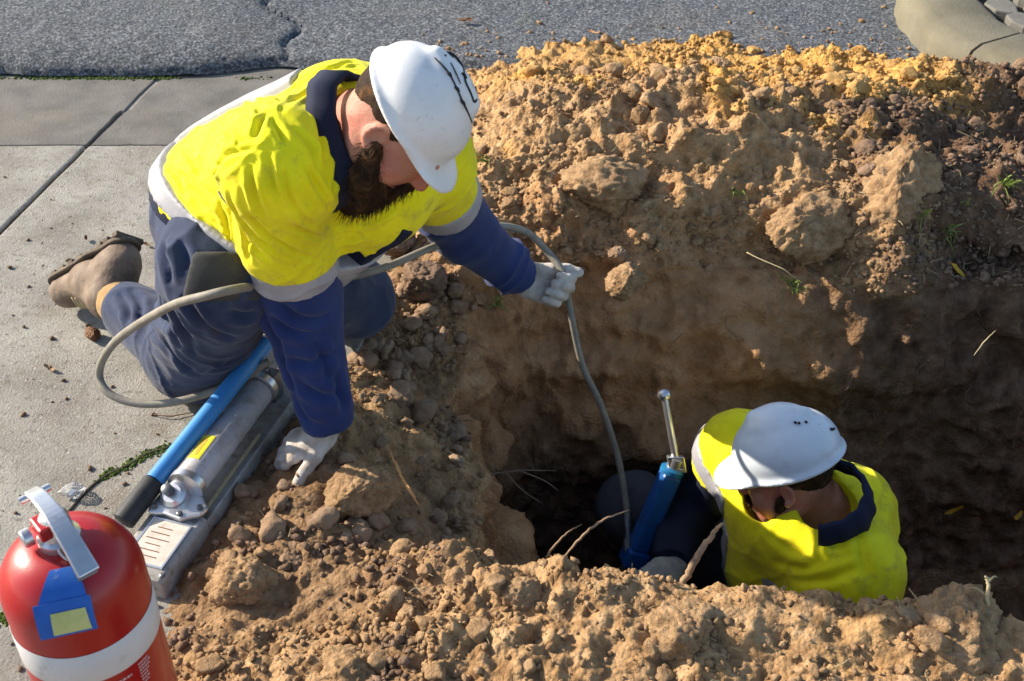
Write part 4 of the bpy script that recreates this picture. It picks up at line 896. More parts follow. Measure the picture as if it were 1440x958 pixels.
def arm2(name, pts, rad, c0, c1, mt, grow, folds):
    f = Field(np.min(pts, 0)-.13, np.max(pts, 0)+.13, .005); f.chain(pts, rad, .03); f.grow(grow)
    if c0 is not None: f.plane(c0[0], -np.array(c0[1]))
    if c1 is not None: f.plane(c1[0], c1[1])
    return solid(name, f, mt, per2, folds, 2)
A2R, R2R = [s2R, e2R, w2R], [.074, .072, .050]; A2L, R2L = [s2L, e2L, w2L], [.090, .076, .048]
ff = both(soft(.003, 14, 81))
fB = Fs.copy().grow(.004); fB.plane(c2R-b2*.020, b2); fB.plane(c2R-b2*.066, -b2); fB.plane(ch2-lat2*.09, lat2); solid('reflective_band', fB, M['silver'], per2, ff, 2); arm2('reflective_band', A2L, R2L, (c2L-b2L*.002, b2L), (c2L+b2L*.05, b2L), M['silver'], .0025, ff)
fr2, fl2 = unit(w2R-e2R), unit(w2L-e2L); sf2 = both(limb_folds(s2R, w2R, .010, 20, 82, 7, .7), soft(.005, 12, 83))
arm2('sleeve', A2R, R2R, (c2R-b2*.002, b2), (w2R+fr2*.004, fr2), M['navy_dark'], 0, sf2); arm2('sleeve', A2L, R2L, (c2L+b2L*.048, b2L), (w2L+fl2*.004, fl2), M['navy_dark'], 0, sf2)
f3 = FsT.copy().grow(.003); cb2 = ch2-sp2*.12; f3.plane(cb2+sp2*.026, sp2); f3.plane(cb2-sp2*.026, -sp2); solid('reflective_band', f3, M['silver'], per2, pull2, 2) if False else None
for s in (-.085, .085):
    f2 = FsT.copy().grow(.003); c = ch2+lat2*s; f2.plane(c+lat2*.024, lat2); f2.plane(c-lat2*.024, -lat2); f2.plane(ch2-sp2*.06, sp2); f2.plane(mid2+fd2*.03, -fd2); solid('brace_band', f2, M['silver'], per2, pull2, 2)
collar('collar', W(1160, 696, 2.40), A(-.22, -.20, .95), fd2+lat2*.05, .074, .080, per2, M['navy_dark'], .048, .080, 40, .012)
Ft = Field(lo2, hi2, .007); Ft.cap(pel2-lat2*.07, pel2+lat2*.07, .135, .135, .04); Ft.cap(pel2, pel2+sp2*.1, .14, .13, .03, (lat2, 1.1))
Ft.chain([hp2R, k2R, a2R], [.10, .082, .06], .03); Ft.chain([hp2L, k2L, a2L], [.10, .082, .06], .03)
solid('trousers', Ft, M['trouser_grey'], per2, both(limb_folds(hp2R, k2R, .008, 16, 91, 6, .7), soft(.005, 12, 92)), 2)
boot(a2R+A(.05, 0, -.02), a2R+A(-.12, -.01, -.03), a2R+A(.01, 0, .06), unit(k2R-a2R), per2, False); boot(a2L+A(-.02, 0, .03), a2L+A(.16, -.02, -.015), a2L+A(0, 0, .06), unit(k2L-a2L), per2, False)
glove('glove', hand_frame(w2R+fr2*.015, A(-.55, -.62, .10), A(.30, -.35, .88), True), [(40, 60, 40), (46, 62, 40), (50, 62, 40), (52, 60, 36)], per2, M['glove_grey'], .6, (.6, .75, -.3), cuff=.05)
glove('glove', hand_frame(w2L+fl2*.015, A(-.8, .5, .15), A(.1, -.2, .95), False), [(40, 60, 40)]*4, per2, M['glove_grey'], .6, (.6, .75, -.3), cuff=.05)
hf2 = hat_field(h2, None, 1.06); hat2 = solid('hard_hat', hf2, M['hat_blue'], per2, None, 2)
HV2 = np.array([v.co[:] for v in hat2.data.vertices])
for a, b in ((1121, 594), (1136, 593), (1150, 596), (1170, 602)): ink('vent_hole', [(a-3, b), (a, b+2), (a+3, b+1)], .0028, hat2, HV2, per2, .006)
# ================================================================ hose, hand pump, jack, extinguisher
palm = gL[0]+gL[2]*.098-gL[3]*.024+gL[1]*.006
hp = [W(378, 508, 2.33), W(330, 538, 2.33), W(258, 563, 2.32), W(196, 568, 2.33), W(152, 552, 2.34), W(140, 520, 2.34), W(165, 478, 2.25), W(235, 433, 2.04), W(290, 416, 1.97), W(335, 406, 1.99), W(368, 402, 2.12), W(402, 399, 2.27), W(450, 396, 2.30), W(530, 380, 2.33), W(610, 347, 2.40), W(680, 320, 2.50), W(735, 324, 2.57), W(768, 352, 2.62), palm+A(-.004, 0, .035), palm+A(.004, 0, -.02), W(818, 510, 2.72), W(845, 570, 2.76), W(868, 640, 2.78), W(880, 705, 2.78), W(883, 755, 2.77)]
hc = catmull(hp, 10); mb = MB(); mb.tube(hc, .0078, 12); hose = mb.build('hydraulic_hose', M['hose'], None, smooth=True)
tag(hose, 'long grey hydraulic hose looping from the hand pump through a gloved hand into the trench', 'hose')
mb = MB(); mb.tube([W(881, 722, 2.78), W(883, 757, 2.77)], .0098, 12); mb.tube([W(883, 757, 2.77), W(884, 775, 2.765)], .013, 8); keep(mb.build('fitting', M['dark_steel'], None, smooth=True, angle=40), hose)

# hand pump lying on the footpath
bn, bf = Wz(204, 822, .0), Wz(384, 572, .0); pump = empty('hydraulic_hand_pump', tuple((bn+bf)/2))
tag(pump, 'grey hydraulic hand pump with blue handle lying on the concrete', 'hand pump')
ya = unit((bf-bn)*A(1, 1, 0)); xa = A(ya[1], -ya[0], 0); zu = A(0, 0, 1.); Lb = np.linalg.norm((bf-bn)[:2])
o0 = bn*A(1, 1, 0)
Pq = lambda a, b, c: o0+xa*a+ya*b+zu*c
mb = MB(); hw = .052
sec = [(-hw, 0), (-hw, .040), (-hw+.006, .046), (hw-.006, .046), (hw, .040), (hw, 0)]
def prism(mb, sec, b0, b1):
    n = len(sec); v = [Pq(a, b0, c) for a, c in sec]+[Pq(a, b1, c) for a, c in sec]
    mb.add(v, [tuple(range(n)), tuple(range(2*n-1, n-1, -1))]+[(i, n+i, n+(i+1) % n, (i+1) % n) for i in range(n)])
prism(mb, sec, -.02, .135); mb.build('base_plate', M['base_grey'], pump, bevel=.003)
mb = MB(); prism(mb, [(-hw, 0), (-hw, .030), (hw-.006, .030), (hw-.006, .036), (hw, .036), (hw, 0)], .1352, Lb+.05); mb.build('tray', M['base_grey'], pump, bevel=.002)
mb = MB(); mb.box(Pq(.002, .055, .0475), (.034, .048, .0012), xa, ya, zu); mb.build('plate_label', M['paper'], pump)
mb = MB()
for s in (-1, 1): mb.box(Pq(.002+s*.036, .055, .0478), (.0018, .052, .0016), xa, ya, zu)
for s in (-1, 1): mb.box(Pq(.002, .055+s*.050, .0478), (.034, .0018, .0016), xa, ya, zu)
mb.build('label_frame', M['steel'], pump)
mb = MB()
for k in range(6): mb.box(Pq(-.004+.002*(k % 2), .022+.013*k, .0490), (.022-.004*(k % 3), .0008, .0004), xa, ya, zu)
mb.build('label_print', M['leaf_brown'], pump)
for a, b in ((.036, .12), (-.036, .12), (.046, -.006)):
    mb = MB(); mb.lathe(Pq(a, b, .045), zu, [(0, .005), (.003, .005), (.004, .003)], 10); mb.build('screw', M['dark_steel'], pump)
# reservoir
r0 = .031; zc = .068
mb = MB(); mb.lathe(Pq(-.006, .185, zc), ya, [(0, r0*.9), (.004, r0), (.26, r0), (.264, r0*.92)], 36); mb.build('reservoir', M['pump_grey'], pump, smooth=True, angle=40)
for b in (.165, .450):
    mb = MB(); mb.lathe(Pq(-.006, b, zc), ya, [(0, r0*.8), (.003, r0*1.12), (.018, r0*1.12), (.021, r0*.9)], 24); mb.build('end_cap', M['steel'], pump, smooth=True, angle=35)
mb = MB(); mb.box(Pq(-.006, .482, zc-.008), (.026, .018, .030), xa, ya, zu); mb.lathe(Pq(-.006, .482, zc+.020), zu, [(0, .012), (.012, .012), (.016, .008)], 6); mb.build('valve_block', M['dark_steel'], pump, bevel=.004)
# yellow sticker wrapped on the reservoir
def wrap(c, axis, ref, r, a0, a1, b0, b1, th=.0006, n=14):
    axis = unit(axis); ref = unit(np.array(ref)-axis*(np.array(ref)@axis)); sd = np.cross(axis, ref); v = []; f = []
    for k in range(n+1):
        a = a0+(a1-a0)*k/n; d = ref*math.cos(a)+sd*math.sin(a)
        v += [c+axis*b0+d*(r+th), c+axis*b1+d*(r+th), c+axis*b1+d*(r-.001), c+axis*b0+d*(r-.001)]
    for k in range(n):
        for i in range(4): f.append((k*4+i, k*4+(i+1) % 4, (k+1)*4+(i+1) % 4, (k+1)*4+i))
    f += [(0, 1, 2, 3), (n*4+3, n*4+2, n*4+1, n*4)]; mb = MB(); mb.add(v, f); return mb
wrap(Pq(-.006, .0, zc), ya, zu-xa*.25, r0, -.45, .45, .215, .278).build('yellow_sticker', M['yellow_label'], pump)
wrap(Pq(-.006, .0, zc), ya, zu-xa*.25, r0, -.16, .16, .222, .268, .001).build('sticker_print', M['leaf_yellow'], pump)
# pump head: bracket with pins
mb = MB(); mb.lathe(Pq(-.018, .152, .060), zu-ya*.5, [(-.018, .024), (.012, .024), (.018, .017)], 22); mb.build('pump_head', M['steel'], pump, smooth=True, angle=40)
mb = MB(); mb.lathe(Pq(-.024, .146, .078), zu-ya*.5, [(0, .010), (.012, .010), (.014, .007)], 18); mb.build('release_knob', M['dark_steel'], pump, smooth=True, angle=40)
v = []; sc2 = [(-.052, .118), (-.045, .105), (-.02, .112), (.015, .108), (.046, .128), (.050, .146), (.030, .168), (-.03, .175), (-.05, .15)]
mb = MB(); n = len(sc2); mb.add([Pq(a, b, .048) for a, b in sc2]+[Pq(a, b, .058) for a, b in sc2], [tuple(range(n)), tuple(range(2*n-1, n-1, -1))]+[(i, n+i, n+(i+1) % n, (i+1) % n) for i in range(n)]); mb.build('bracket', M['steel'], pump, bevel=.003)
for a, b in ((-.042, .120), (.010, .118), (.036, .142)):
    mb = MB(); mb.lathe(Pq(a, b, .058), zu, [(0, .0055), (.004, .0055), (.005, .003)], 8); mb.build('bolt', M['dark_steel'], pump)
mb = MB(); mb.box(Pq(.033, .25, .033), (.0028, .12, .004), xa, ya, zu); mb.build('edge_strip', M['straw'], pump, bevel=.001)
mb = MB(); mb.box(Pq(-.030, .395, .098), (.007, .040, .004), xa, ya, zu); mb.build('handle_clip', M['steel'], pump, bevel=.002)
mb = MB(); mb.lathe(Pq(-.028, .335, .092), zu, [(0, .010), (.010, .010), (.014, .006)], 12); mb.build('filler_plug', M['dark_steel'], pump, smooth=True, angle=40)
# blue handle tube with black grip
g0, g1, g2 = W(172, 735, 2.115), W(217, 677, 2.155), W(374, 482, 2.36)
mb = MB(); mb.tube([g1, g1*.5+g2*.5, g2], .0175, 24); ht = mb.build('handle', M['blue_pipe'], pump, smooth=True, angle=50)
ag = unit(g1-g0); mb = MB(); mb.lathe(g0, ag, [(0, .016), (.003, .0205), (np.linalg.norm(g1-g0)-.004, .0205), (np.linalg.norm(g1-g0), .0185)], 24); mb.build('grip', M['black_rubber'], pump, smooth=True, angle=40)

# jack in the trench, held by the crouching worker
jb, jt = W(897, 772, 2.765), W(944, 664, 2.70); ja = unit(jt-jb); jack = empty('hydraulic_jack', tuple(jb-ja*.30))
tag(jack, 'blue hydraulic jack with upright chrome lever held in the trench', 'jack')
jx_ = unit(np.cross(ja, A(0, 1, .2))); jy_ = np.cross(ja, jx_); Lj = np.linalg.norm(jt-jb)
mb = MB(); mb.box(jb+ja*Lj*.5, (.022, .022, Lj*.5), jx_, jy_, ja); mb.build('cylinder_body', M['blue_jack'], jack, bevel=.008)
mb = MB(); mb.lathe(jb+ja*(Lj-.001), ja, [(0, .027), (.010, .027), (.014, .020)], 20); mb.build('collar_ring', mat('jack_ring', [(.015, .15, .34)], rough=.4), jack, smooth=True, angle=40)
mb = MB(); mb.tube([jb+ja*Lj, jt+ja*.035], .017, 16); mb.build('ram', M['steel'], jack, smooth=True, angle=40)
mb = MB(); mb.box(jb-ja*.02, (.028, .027, .022), jx_, jy_, ja); mb.build('port_block', M['blue_jack'], jack, bevel=.006)
mb = MB(); mb.tube([jb-ja*.04, jb-ja*.30], .022, 14); mb.build('lower_rod', M['dark_steel'], jack, smooth=True, angle=40)
mb = MB(); mb.lathe(jb-ja*.03-jx_*.036, -jx_, [(0, .011), (.02, .011), (.022, .008)], 6); mb.build('port_nut', M['dark_steel'], jack)
l0, l1 = W(951, 650, 2.69), W(935, 560, 2.66); la = unit(l1-l0)
mb = MB(); mb.tube([l0, l1], [.0085, .0075], 12); mb.build('lever', M['steel'], jack, smooth=True, angle=40)
mb = MB(); mb.lathe(l1-la*.004, la, [(0, .006), (.004, .012), (.012, .0155), (.02, .012), (.025, .004)], 16); mb.build('lever_knob', M['steel'], jack, smooth=True)
mb = MB(); c = l0-la*.004
for a, b, hx, hz in ((-.014, 0, .005, .018), (.014, 0, .005, .018), (0, -.014, .018, .005), (0, .014, .018, .005)): mb.box(c+A(1, 0, 0)*a+la*b, (hx, .010, hz), A(1, 0, 0), unit(np.cross(la, A(1, 0, 0))), la)
mb.build('lever_socket', M['steel'], jack, bevel=.002)

# fire extinguisher
ex = A(-.556, 1.022, 0); ext = empty('fire_extinguisher', tuple(ex)); tag(ext, 'red fire extinguisher with white band and blue tag standing on the concrete', 'fire extinguisher')
re = .0885; zs_ = .418
prof = [(.004, re*.86), (.012, re*.97), (.03, re), (zs_, re)]+[(zs_+.075*math.sin(t), re*(.30+.70*math.cos(t)) if t > .2 else re*math.cos(t)**.5) for t in np.linspace(.06, 1.5, 16)]
prof = [(.004, re*.86), (.012, re*.97), (.03, re), (zs_, re)]+[(zs_+.072*math.sin(t), .024+(re-.024)*math.cos(t)) for t in np.linspace(.1, math.pi/2, 14)]
mb = MB(); mb.lathe(ex, zu, prof, 72); mb.build('cylinder_body', M['red'], ext, smooth=True, angle=60)
mb = MB(); mb.lathe(ex, zu, [(.318, re+.0006), (.319, re+.0012), (.372, re+.0012), (.373, re+.0006)], 72); v_, f_ = mb.v, mb.f[:-2]; mb = MB(); mb.add(v_, f_); mb.build('white_band', M['white_band'], ext, smooth=True)
fc = unit(A(.38, -.92, 0))                         # front of the label
wr = lambda a0, a1, z0, z1, th=.0008: wrap(ex, zu, fc, re, a0, a1, z0, z1, th)
mb = MB()
for (a0, a1, z0, z1) in ((-.62, .02, .3085, .3115), (-.04, .0, .16, .308)):
    w_ = wr(a0, a1, z0, z1); mb.add(w_.v, w_.f)
rnd = random.Random(5)
for k in range(9):
    z1 = .304-.0085*k; L_ = rnd.choice((.30, .36, .40)) if k not in (3, 6) else .2
    a = .05
    while a < .05+L_:
        wl = rnd.uniform(.025, .07); w_ = wr(a, min(a+wl, .05+L_), z1-.0034, z1, .0009); mb.add(w_.v, w_.f); a += wl+.014
for k in range(7):
    z1 = .311-.0062*k; a = .58
    while a < .78-.018*k:
        wl = rnd.uniform(.02, .05); w_ = wr(a, a+wl, z1-.0026, z1, .0009); mb.add(w_.v, w_.f); a += wl+.012
mb.build('label_print', M['print'], ext)
top = zs_+.072
mb = MB(); mb.lathe(ex+zu*(top-.004), zu, [(0, .026), (.014, .026), (.018, .020), (.045, .018), (.050, .014)], 24); mb.build('valve', M['steel'], ext, smooth=True, angle=40)
hdv = unit(A(.66, -.75, 0)); hs = np.cross(zu, hdv)
mb = MB(); mb.box(ex+zu*(top+.032)-hs*.012, (.012, .016, .010), hs, hdv, zu); mb.build('pin_block', M['red'], ext, bevel=.003)
def lever(name, pts, w, th, mt):
    P = catmull(pts, 6); n = len(P); v = []; f = []
    T = np.gradient(P, axis=0)
    for i in range(n):
        t = unit(T[i]); nn = unit(np.cross(hs, t)); ww = w*(.8+.35*i/n)
        v += [P[i]-hs*ww+nn*th, P[i]+hs*ww+nn*th, P[i]+hs*ww-nn*th*2.2, P[i]-hs*ww-nn*th*2.2]
    for i in range(n-1):
        for k in range(4): f.append((i*4+k, i*4+(k+1) % 4, (i+1)*4+(k+1) % 4, (i+1)*4+k))
    f += [(0, 1, 2, 3), (n*4-1, n*4-2, n*4-3, n*4-4)]; m_ = MB(); m_.add(v, f); return m_.build(name, mt, ext, bevel=.002)
lever('top_lever', [ex-hdv*.060+zu*(top+.038), ex-hdv*.032+zu*(top+.048), ex+hdv*.010+zu*(top+.048), ex+hdv*.050+zu*(top+.030), ex+hdv*.082+zu*(top+.008)], .0118, .0022, M['steel'])
lever('carry_handle', [ex-hdv*.020+zu*(top+.030), ex+hdv*.03+zu*(top+.030), ex+hdv*.055+zu*(top+.012), ex+hdv*.075+zu*(top-.004)], .011, .002, M['dark_steel'])
mb = MB(); mb.tube([ex-hdv*.052-hs*.02+zu*(top+.040), ex-hdv*.052+hs*.02+zu*(top+.040)], .005, 10); mb.build('pivot_pin', M['steel'], ext, smooth=True, angle=40)
mb = MB(); mb.lathe(ex-hdv*.012-hs*.028+zu*(top+.018), -hs, [(0, .012), (.010, .012), (.012, .010)], 16); mb.build('gauge', M['steel'], ext, smooth=True, angle=40)
mb = MB(); mb.tube(catmull([ex+hdv*.015+zu*(top+.01), ex+hdv*.028-hs*.012+zu*(top+.012), ex+hdv*.040-hs*.006+zu*(top+.000), ex+hdv*.022+hs*.010+zu*(top+.004)], 6), .0016, 6); mb.build('safety_wire', M['steel'], ext, smooth=True)
# blue tag, bent over the shoulder on the near side
tc = unit(A(.28, -.96, 0)); ts = np.cross(zu, tc)
def tagpoint(u, s, off):                             # u: 0 at the neck .. 1 at the shoulder
    a = (1-u)*1.30+u*.10; r = .024+(re-.024)*math.cos(a); zz = zs_+.072*math.sin(a); return ex+tc*(r+off*.8)+ts*s+zu*(zz+off*.6)
def tagmesh(u0, u1, s0a, s1a, s0b, s1b, off, name, mt, n=10):
    v = []; f = []
    for k in range(n+1):
        u = u0+(u1-u0)*k/n; q = k/n
        for s in (s0a+(s0b-s0a)*q, s1a+(s1b-s1a)*q): v += [tagpoint(u, s, off), tagpoint(u, s, off-.0012)]
    for k in range(n):
        a, b = k*4, k*4+4; f += [(a, a+2, b+2, b), (a+1, b+1, b+3, a+3), (a, b, b+1, a+1), (a+2, a+3, b+3, b+2)]
    m_ = MB(); m_.add(v, f+[(0, 1, 3, 2), (n*4, n*4+2, n*4+3, n*4+1)]); return m_.build(name, mt, ext)
tagmesh(.02, .50, -.012, .020, -.030, .026, .010, 'tag_neck', M['blue_tag']); tagmesh(.50, 1.06, -.036, .030, -.036, .030, .012, 'tag', M['blue_tag']); tagmesh(.66, 1.02, -.018, .022, -.020, .024, .0135, 'tag_card', M['tag_yellow'])

# ================================================================ big clods, twigs, grass, litter
big_clod(510, 690, .035, .060, M['clod'], 401, 'flat-topped blocky sandy clod beside the planted glove', rot=.5, facet=7, flat=.95, sc3=(1.05, .85, .80))
big_clod(343, 824, .028, .049, M['clod'], 402, 'sandy clod with a broken smooth face beside the grey pump base', rot=2.0, facet=5, flat=.95)
big_clod(416, 786, .020, .029, M['stone'], 403, 'round pinkish clod between the sandy clod and the heap', rot=1, facet=3)
big_clod(497, 945, .035, .050, M['clod'], 404, 'crumbly tan clod at the low end of the spoil heap', rot=1.4, facet=2)
big_clod(845, 260, .115, .092, M['clod'], 405, 'large rounded earth lump on the heap above the gloved hand', rot=.3, facet=2, flat=.75, sc3=(1.0, .85, .85))
big_clod(1264, 268, .115, .125, M['clod'], 406, 'largest slab-like earth clod jutting from the heap with roots and grass', rot=.8, facet=6, flat=.9, sc3=(.9, .75, .85), tilt=(.3, -.35))
big_clod(1142, 322, .055, .100, M['clod'], 407, 'tan earth clod overhanging the trench wall beside a grass tuft', rot=.2, facet=5, flat=.9, sc3=(1.05, .7, .85), tilt=(.2, -.25))
big_clod(884, 395, .015, .046, M['clod'], 408, 'smooth brown stone set in the face of the trench edge', rot=1.3, facet=6, flat=.85, cat='stone', name='stone')
big_clod(868, 358, .05, .021, M['stone'], 409, 'small pale stone just above the smooth brown stone', rot=.3, facet=4, cat='stone', name='stone')
big_clod(1345, 890, .085, .072, M['clod'], 410, 'big tan clod on the near spoil heap under a dry sprig', rot=.7, facet=3, flat=.8)
big_clod(960, 900, .075, .055, M['clod'], 411, 'peaked clod with one steep side on the near spoil heap', rot=2.2, facet=6, flat=1.1)
big_clod(592, 395, .035, .050, M['clod_dark'], 412, 'dark mossy lump beside the kneeling worker knee', rot=.3, facet=3)
big_clod(560, 338, .04, .055, M['stone'], 413, 'pale flat rock behind the hose under the outstretched arm', rot=.4, facet=6, flat=.6)
big_clod(1030, 262, .085, .050, M['clod_dark'], 414, 'dark grassy clod between the two largest clods of the heap', rot=1.1, facet=2)
big_clod(735, 235, .07, .052, M['clod'], 415, 'brown clod at the heap edge beside the white helmet', rot=.9, facet=3, flat=.7)
big_clod(1010, 97, .13, .034, M['clod'], 416, 'lone brown clod perched on the crest of the far heap', rot=.9, facet=3)
big_clod(735, 835, .09, .030, M['clod'], 417, 'round tan clod in the middle of the near heap', rot=.2, facet=3)
big_clod(590, 845, .05, .034, M['clod'], 418, 'smooth oval tan clod at the low end of the near heap', rot=.2, facet=4, sc3=(1.3, .8, .8))
big_clod(130, 470, .012, .017, M['leaf_brown'], 419, 'dark brown lump beside the turned-up boot', rot=.4, facet=3, cat='lump', name='dirt_lump')

def twig(name, pts, rad, mt, label, branches=()):
    rj = np.random.default_rng(int(abs(pts[0][0])*9999)); Pj = catmull(pts, 6); rad = [q*.72 for q in rad]; Pj[1:-1] += rj.normal(size=(len(Pj)-2, 3))*max(rad)*.22
    mb = MB(); mb.tube(Pj, rad, 6); o = mb.build(name, mt, None, smooth=True)
    for b in branches:
        m2 = MB(); m2.tube(catmull(b, 5), [.0022, .0008], 5); keep(m2.build('side_shoot', mt, None, smooth=True), o) if False else None
        if not False: q = m2.build('side_shoot', mt, None, smooth=True); q.parent = o
    return tag(o, label, 'twig')
twig('twig', [Wz(548, 635, .07), Wz(560, 658, .085), Wz(570, 680, .075), Wz(590, 712, .05)], [.0022, .0040, .0034, .002], M['twig_orange'], 'orange twig lying beside the blocky sandy clod', [[Wz(566, 672, .08), Wz(578, 690, .085), Wz(585, 700, .085)]])
twig('twig', [Wz(790, 788, .05), Wz(806, 768, .075), Wz(826, 748, .10), Wz(850, 730, .11), Wz(885, 717, .125)], [.0018, .0034, .003, .0012], M['twig'], 'pale crooked twig sticking up over the trench lip', [])
twig('twig', [Wz(768, 784, .05), Wz(783, 764, .075), Wz(800, 748, .09), Wz(818, 738, .095)], [.003, .0026, .001], M['twig'], 'short broken twig beside the crooked twig on the trench lip')
twig('stick', [Wz(960, 822, .045), Wz(972, 797, .065), Wz(988, 772, .085), Wz(1004, 750, .11), Wz(1016, 736, .13)], [.008, .0085, .0065, .003], M['twig'], 'thick bark stick leaning by the grey glove in the trench')
twig('twig', [Wz(1278, 828, .10), Wz(1296, 850, .10), Wz(1320, 876, .08)], [.0018, .0026, .002], M['twig'], 'grey dry twig on the near heap next to the big tan clod')
twig('sprig', [Wz(1390, 868, .10), Wz(1388, 845, .125), Wz(1390, 822, .15), Wz(1386, 810, .16)], [.0045, .0045, .0040, .003], M['straw'], 'short dry sprig standing on the big tan clod', [[Wz(1389, 840, .13), Wz(1374, 828, .135), Wz(1362, 828, .13)], [Wz(1390, 818, .15), Wz(1398, 811, .155), Wz(1402, 812, .155)]])
twig('root', [W(640, 690, 2.42), W(690, 668, 2.48), W(735, 662, 2.50), W(782, 662, 2.50)], [.0035, .003, .0024, .001], M['root'], 'bare root poking out of the trench end wall', [[W(710, 664, 2.49), W(735, 690, 2.50), W(762, 708, 2.50)], [W(730, 662, 2.5), W(765, 676, 2.5), W(785, 690, 2.5)]])
twig('twig', [Wz(216, 583, .004), Wz(240, 585, .006), Wz(270, 580, .004)], [.0012, .002, .001], M['leaf_brown'], 'thin dark twig on the concrete beside the knee')
twig('root', [W(1050, 355, 2.74), W(1070, 365, 2.72), W(1100, 378, 2.70), W(1120, 392, 2.70)], [.002, .0018, .001], M['straw'], 'pale root hanging from the tan overhanging clod')
twig('root', [W(1370, 500, 2.66), W(1385, 480, 2.66), W(1400, 465, 2.66)], [.0012, .0022, .001], M['straw'], 'pale root in the dark trench wall')
# fine roots in the trench walls
def fine_roots():
    mb = MB(); k = pick(area*z['wall']*(SP_[:, 1] > 1.9)*(SP_[:, 2] > -.7)*(.3+z['damp_shade']), 150, 300); rr = np.random.default_rng(4)
    for i in k:
        p = SP_[i]+SN_[i]*.003; d = unit(np.cross(SN_[i], rr.normal(size=3))+SN_[i]*.25); pts = [p]
        for q in range(4): d = unit(d+rr.normal(size=3)*.45); pts.append(pts[-1]+d*rr.uniform(.008, .022))
        mb.tube(catmull(pts, 3), [.0011, .0005], 4, False)
    return tag(mb.build('fine_roots', M['root'], None, smooth=True), 'fine bare roots matted across the trench walls', None, None, 'stuff')
fine_roots()
def straw_bits():
    mb = MB(); k = pick(soil_w*(.15+z['mound']*sstep(.5, 1.1, SP_[:, 0])+.25*z['near']), 420, 301); rr = np.random.default_rng(6)
    for i in k:
        p = SP_[i]+SN_[i]*.004; d = unit(np.cross(SN_[i], rr.normal(size=3))+SN_[i]*rr.uniform(0, .7)); L_ = rr.uniform(.010, .035); mb.tube([p, p+d*L_*.5+SN_[i]*.002, p+d*L_+rr.normal(size=3)*.004], [.0010, .0005], 4, False)
    return tag(mb.build('straw_litter', M['straw'], None, smooth=True), 'bits of dry straw and rootlets littering the heaps', None, None, 'stuff')
straw_bits()
def tuft(p, n, L_, label, seed, mt='grass', nrm=(0, -.5, .6)):
    rr = np.random.default_rng(seed); v = []; f = []; nrm = unit(nrm)
    for _ in range(n):
        a = np.array(p)+rr.normal(size=3)*.006; d = unit(nrm+rr.normal(size=3)*.55); w = unit(np.cross(d, rr.normal(size=3)))*rr.uniform(.0012, .0022); l = L_*rr.uniform(.5, 1.1); g_ = A(0, 0, -1.)
        b = len(v); pts = [a, a+d*l*.4, a+d*l*.75+g_*l*.10, a+d*l+g_*l*.35]
        for q, s in zip(pts[:3], (1, .9, .6)): v += [q-w*s, q+w*s]
        v.append(pts[3]); f += [(b, b+1, b+3, b+2), (b+2, b+3, b+5, b+4), (b+4, b+5, b+6)]
    o = pydata('grass_tuft', v, f, M[mt]); return tag(o, label, 'grass')
def on_soil(px, py):                              # first hit of the photo direction on the soil
    r = ray(px, py); c = A(0, 0, CAM_H); q = SP_-c; t = q@r/(r@r); d = np.linalg.norm(q-np.outer(t, r), axis=1); k = np.where(d < .008)[0]
    k = k[np.argmin(t[k])] if len(k) else np.argmin(d); return SP_[k], SN_[k]
for px, py, n, L_, lab, s in ((1112, 402, 30, .050, 'green grass tuft hanging below the tan overhanging clod', 1), (1412, 255, 34, .06, 'pale grass tuft at the dark end of the heap', 2), (1335, 325, 16, .05, 'thin grass blades beside the largest slab-like clod', 3), (1300, 305, 14, .045, 'small grass tuft growing out of the largest clod', 4), (1362, 285, 12, .03, 'tiny yellowish weed on the dark end of the heap', 5), (1032, 272, 16, .03, 'small green weed on the dark grassy clod', 6), (680, 225, 26, .035, 'low green weed by the heap edge under the helmet', 7), (700, 425, 22, .045, 'sparse grass under the cuff at the trench corner', 8), (600, 382, 24, .018, 'short moss tuft on the dark lump by the knee', 9)):
    p, nn = on_soil(px, py); tuft(p, n, L_, lab, s, nrm=nn*.6+A(0, -.3, .4))
# leaves
def leaf(px, py, size, mt, label, seed, p=None, nn=None):
    rr = np.random.default_rng(seed)
    if p is None: p, nn = on_soil(px, py)
    nn = unit(nn); u = unit(np.cross(nn, rr.normal(size=3))); w = np.cross(nn, u); v = []; n = 9
    for k in range(n):
        a = 2*math.pi*k/n; r = size*(1+.35*math.cos(2*a))*rr.uniform(.75, 1.1); v.append(p+u*math.cos(a)*r+w*math.sin(a)*r*.6+nn*(.004+.006*rr.random()))
    c = p+nn*.002; v.append(c); o = pydata('leaf', v, [(k, (k+1) % n, n) for k in range(n)], M[mt]); s = o.modifiers.new('thick', 'SOLIDIFY'); s.thickness = .0006; return tag(o, label, 'leaf')
leaf(1346, 378, .022, 'leaf_yellow', 'yellow leaf stuck in the trench wall under the largest clod', 1)
leaf(1345, 716, .024, 'leaf_yellow', 'long yellow leaf low in the dark trench wall', 2)
leaf(1432, 728, .016, 'leaf_yellow', 'small yellow scrap low in the trench wall by the long yellow leaf', 3)
up_ = A(0, 0, 1)
leaf(122, 338, .009, 'leaf_brown', 'dark dead leaf on the concrete behind the boot', 4, Wz(122, 338, .002), up_); leaf(207, 346, .010, 'leaf_brown', 'dark dead leaf on the concrete beside the hip', 5, Wz(207, 346, .002), up_)
leaf(70, 520, .012, 'twig', 'tan dead leaf on the concrete beside the hose loop', 6, Wz(70, 520, .002), up_); leaf(290, 16, .022, 'leaf_brown', 'brown leaf lying on the asphalt', 7, Wz(655, 30, .03), up_)
leaf(835, 48, .018, 'twig_orange', 'orange leaf on the road beyond the heap', 8, Wz(833, 47, .03), up_)
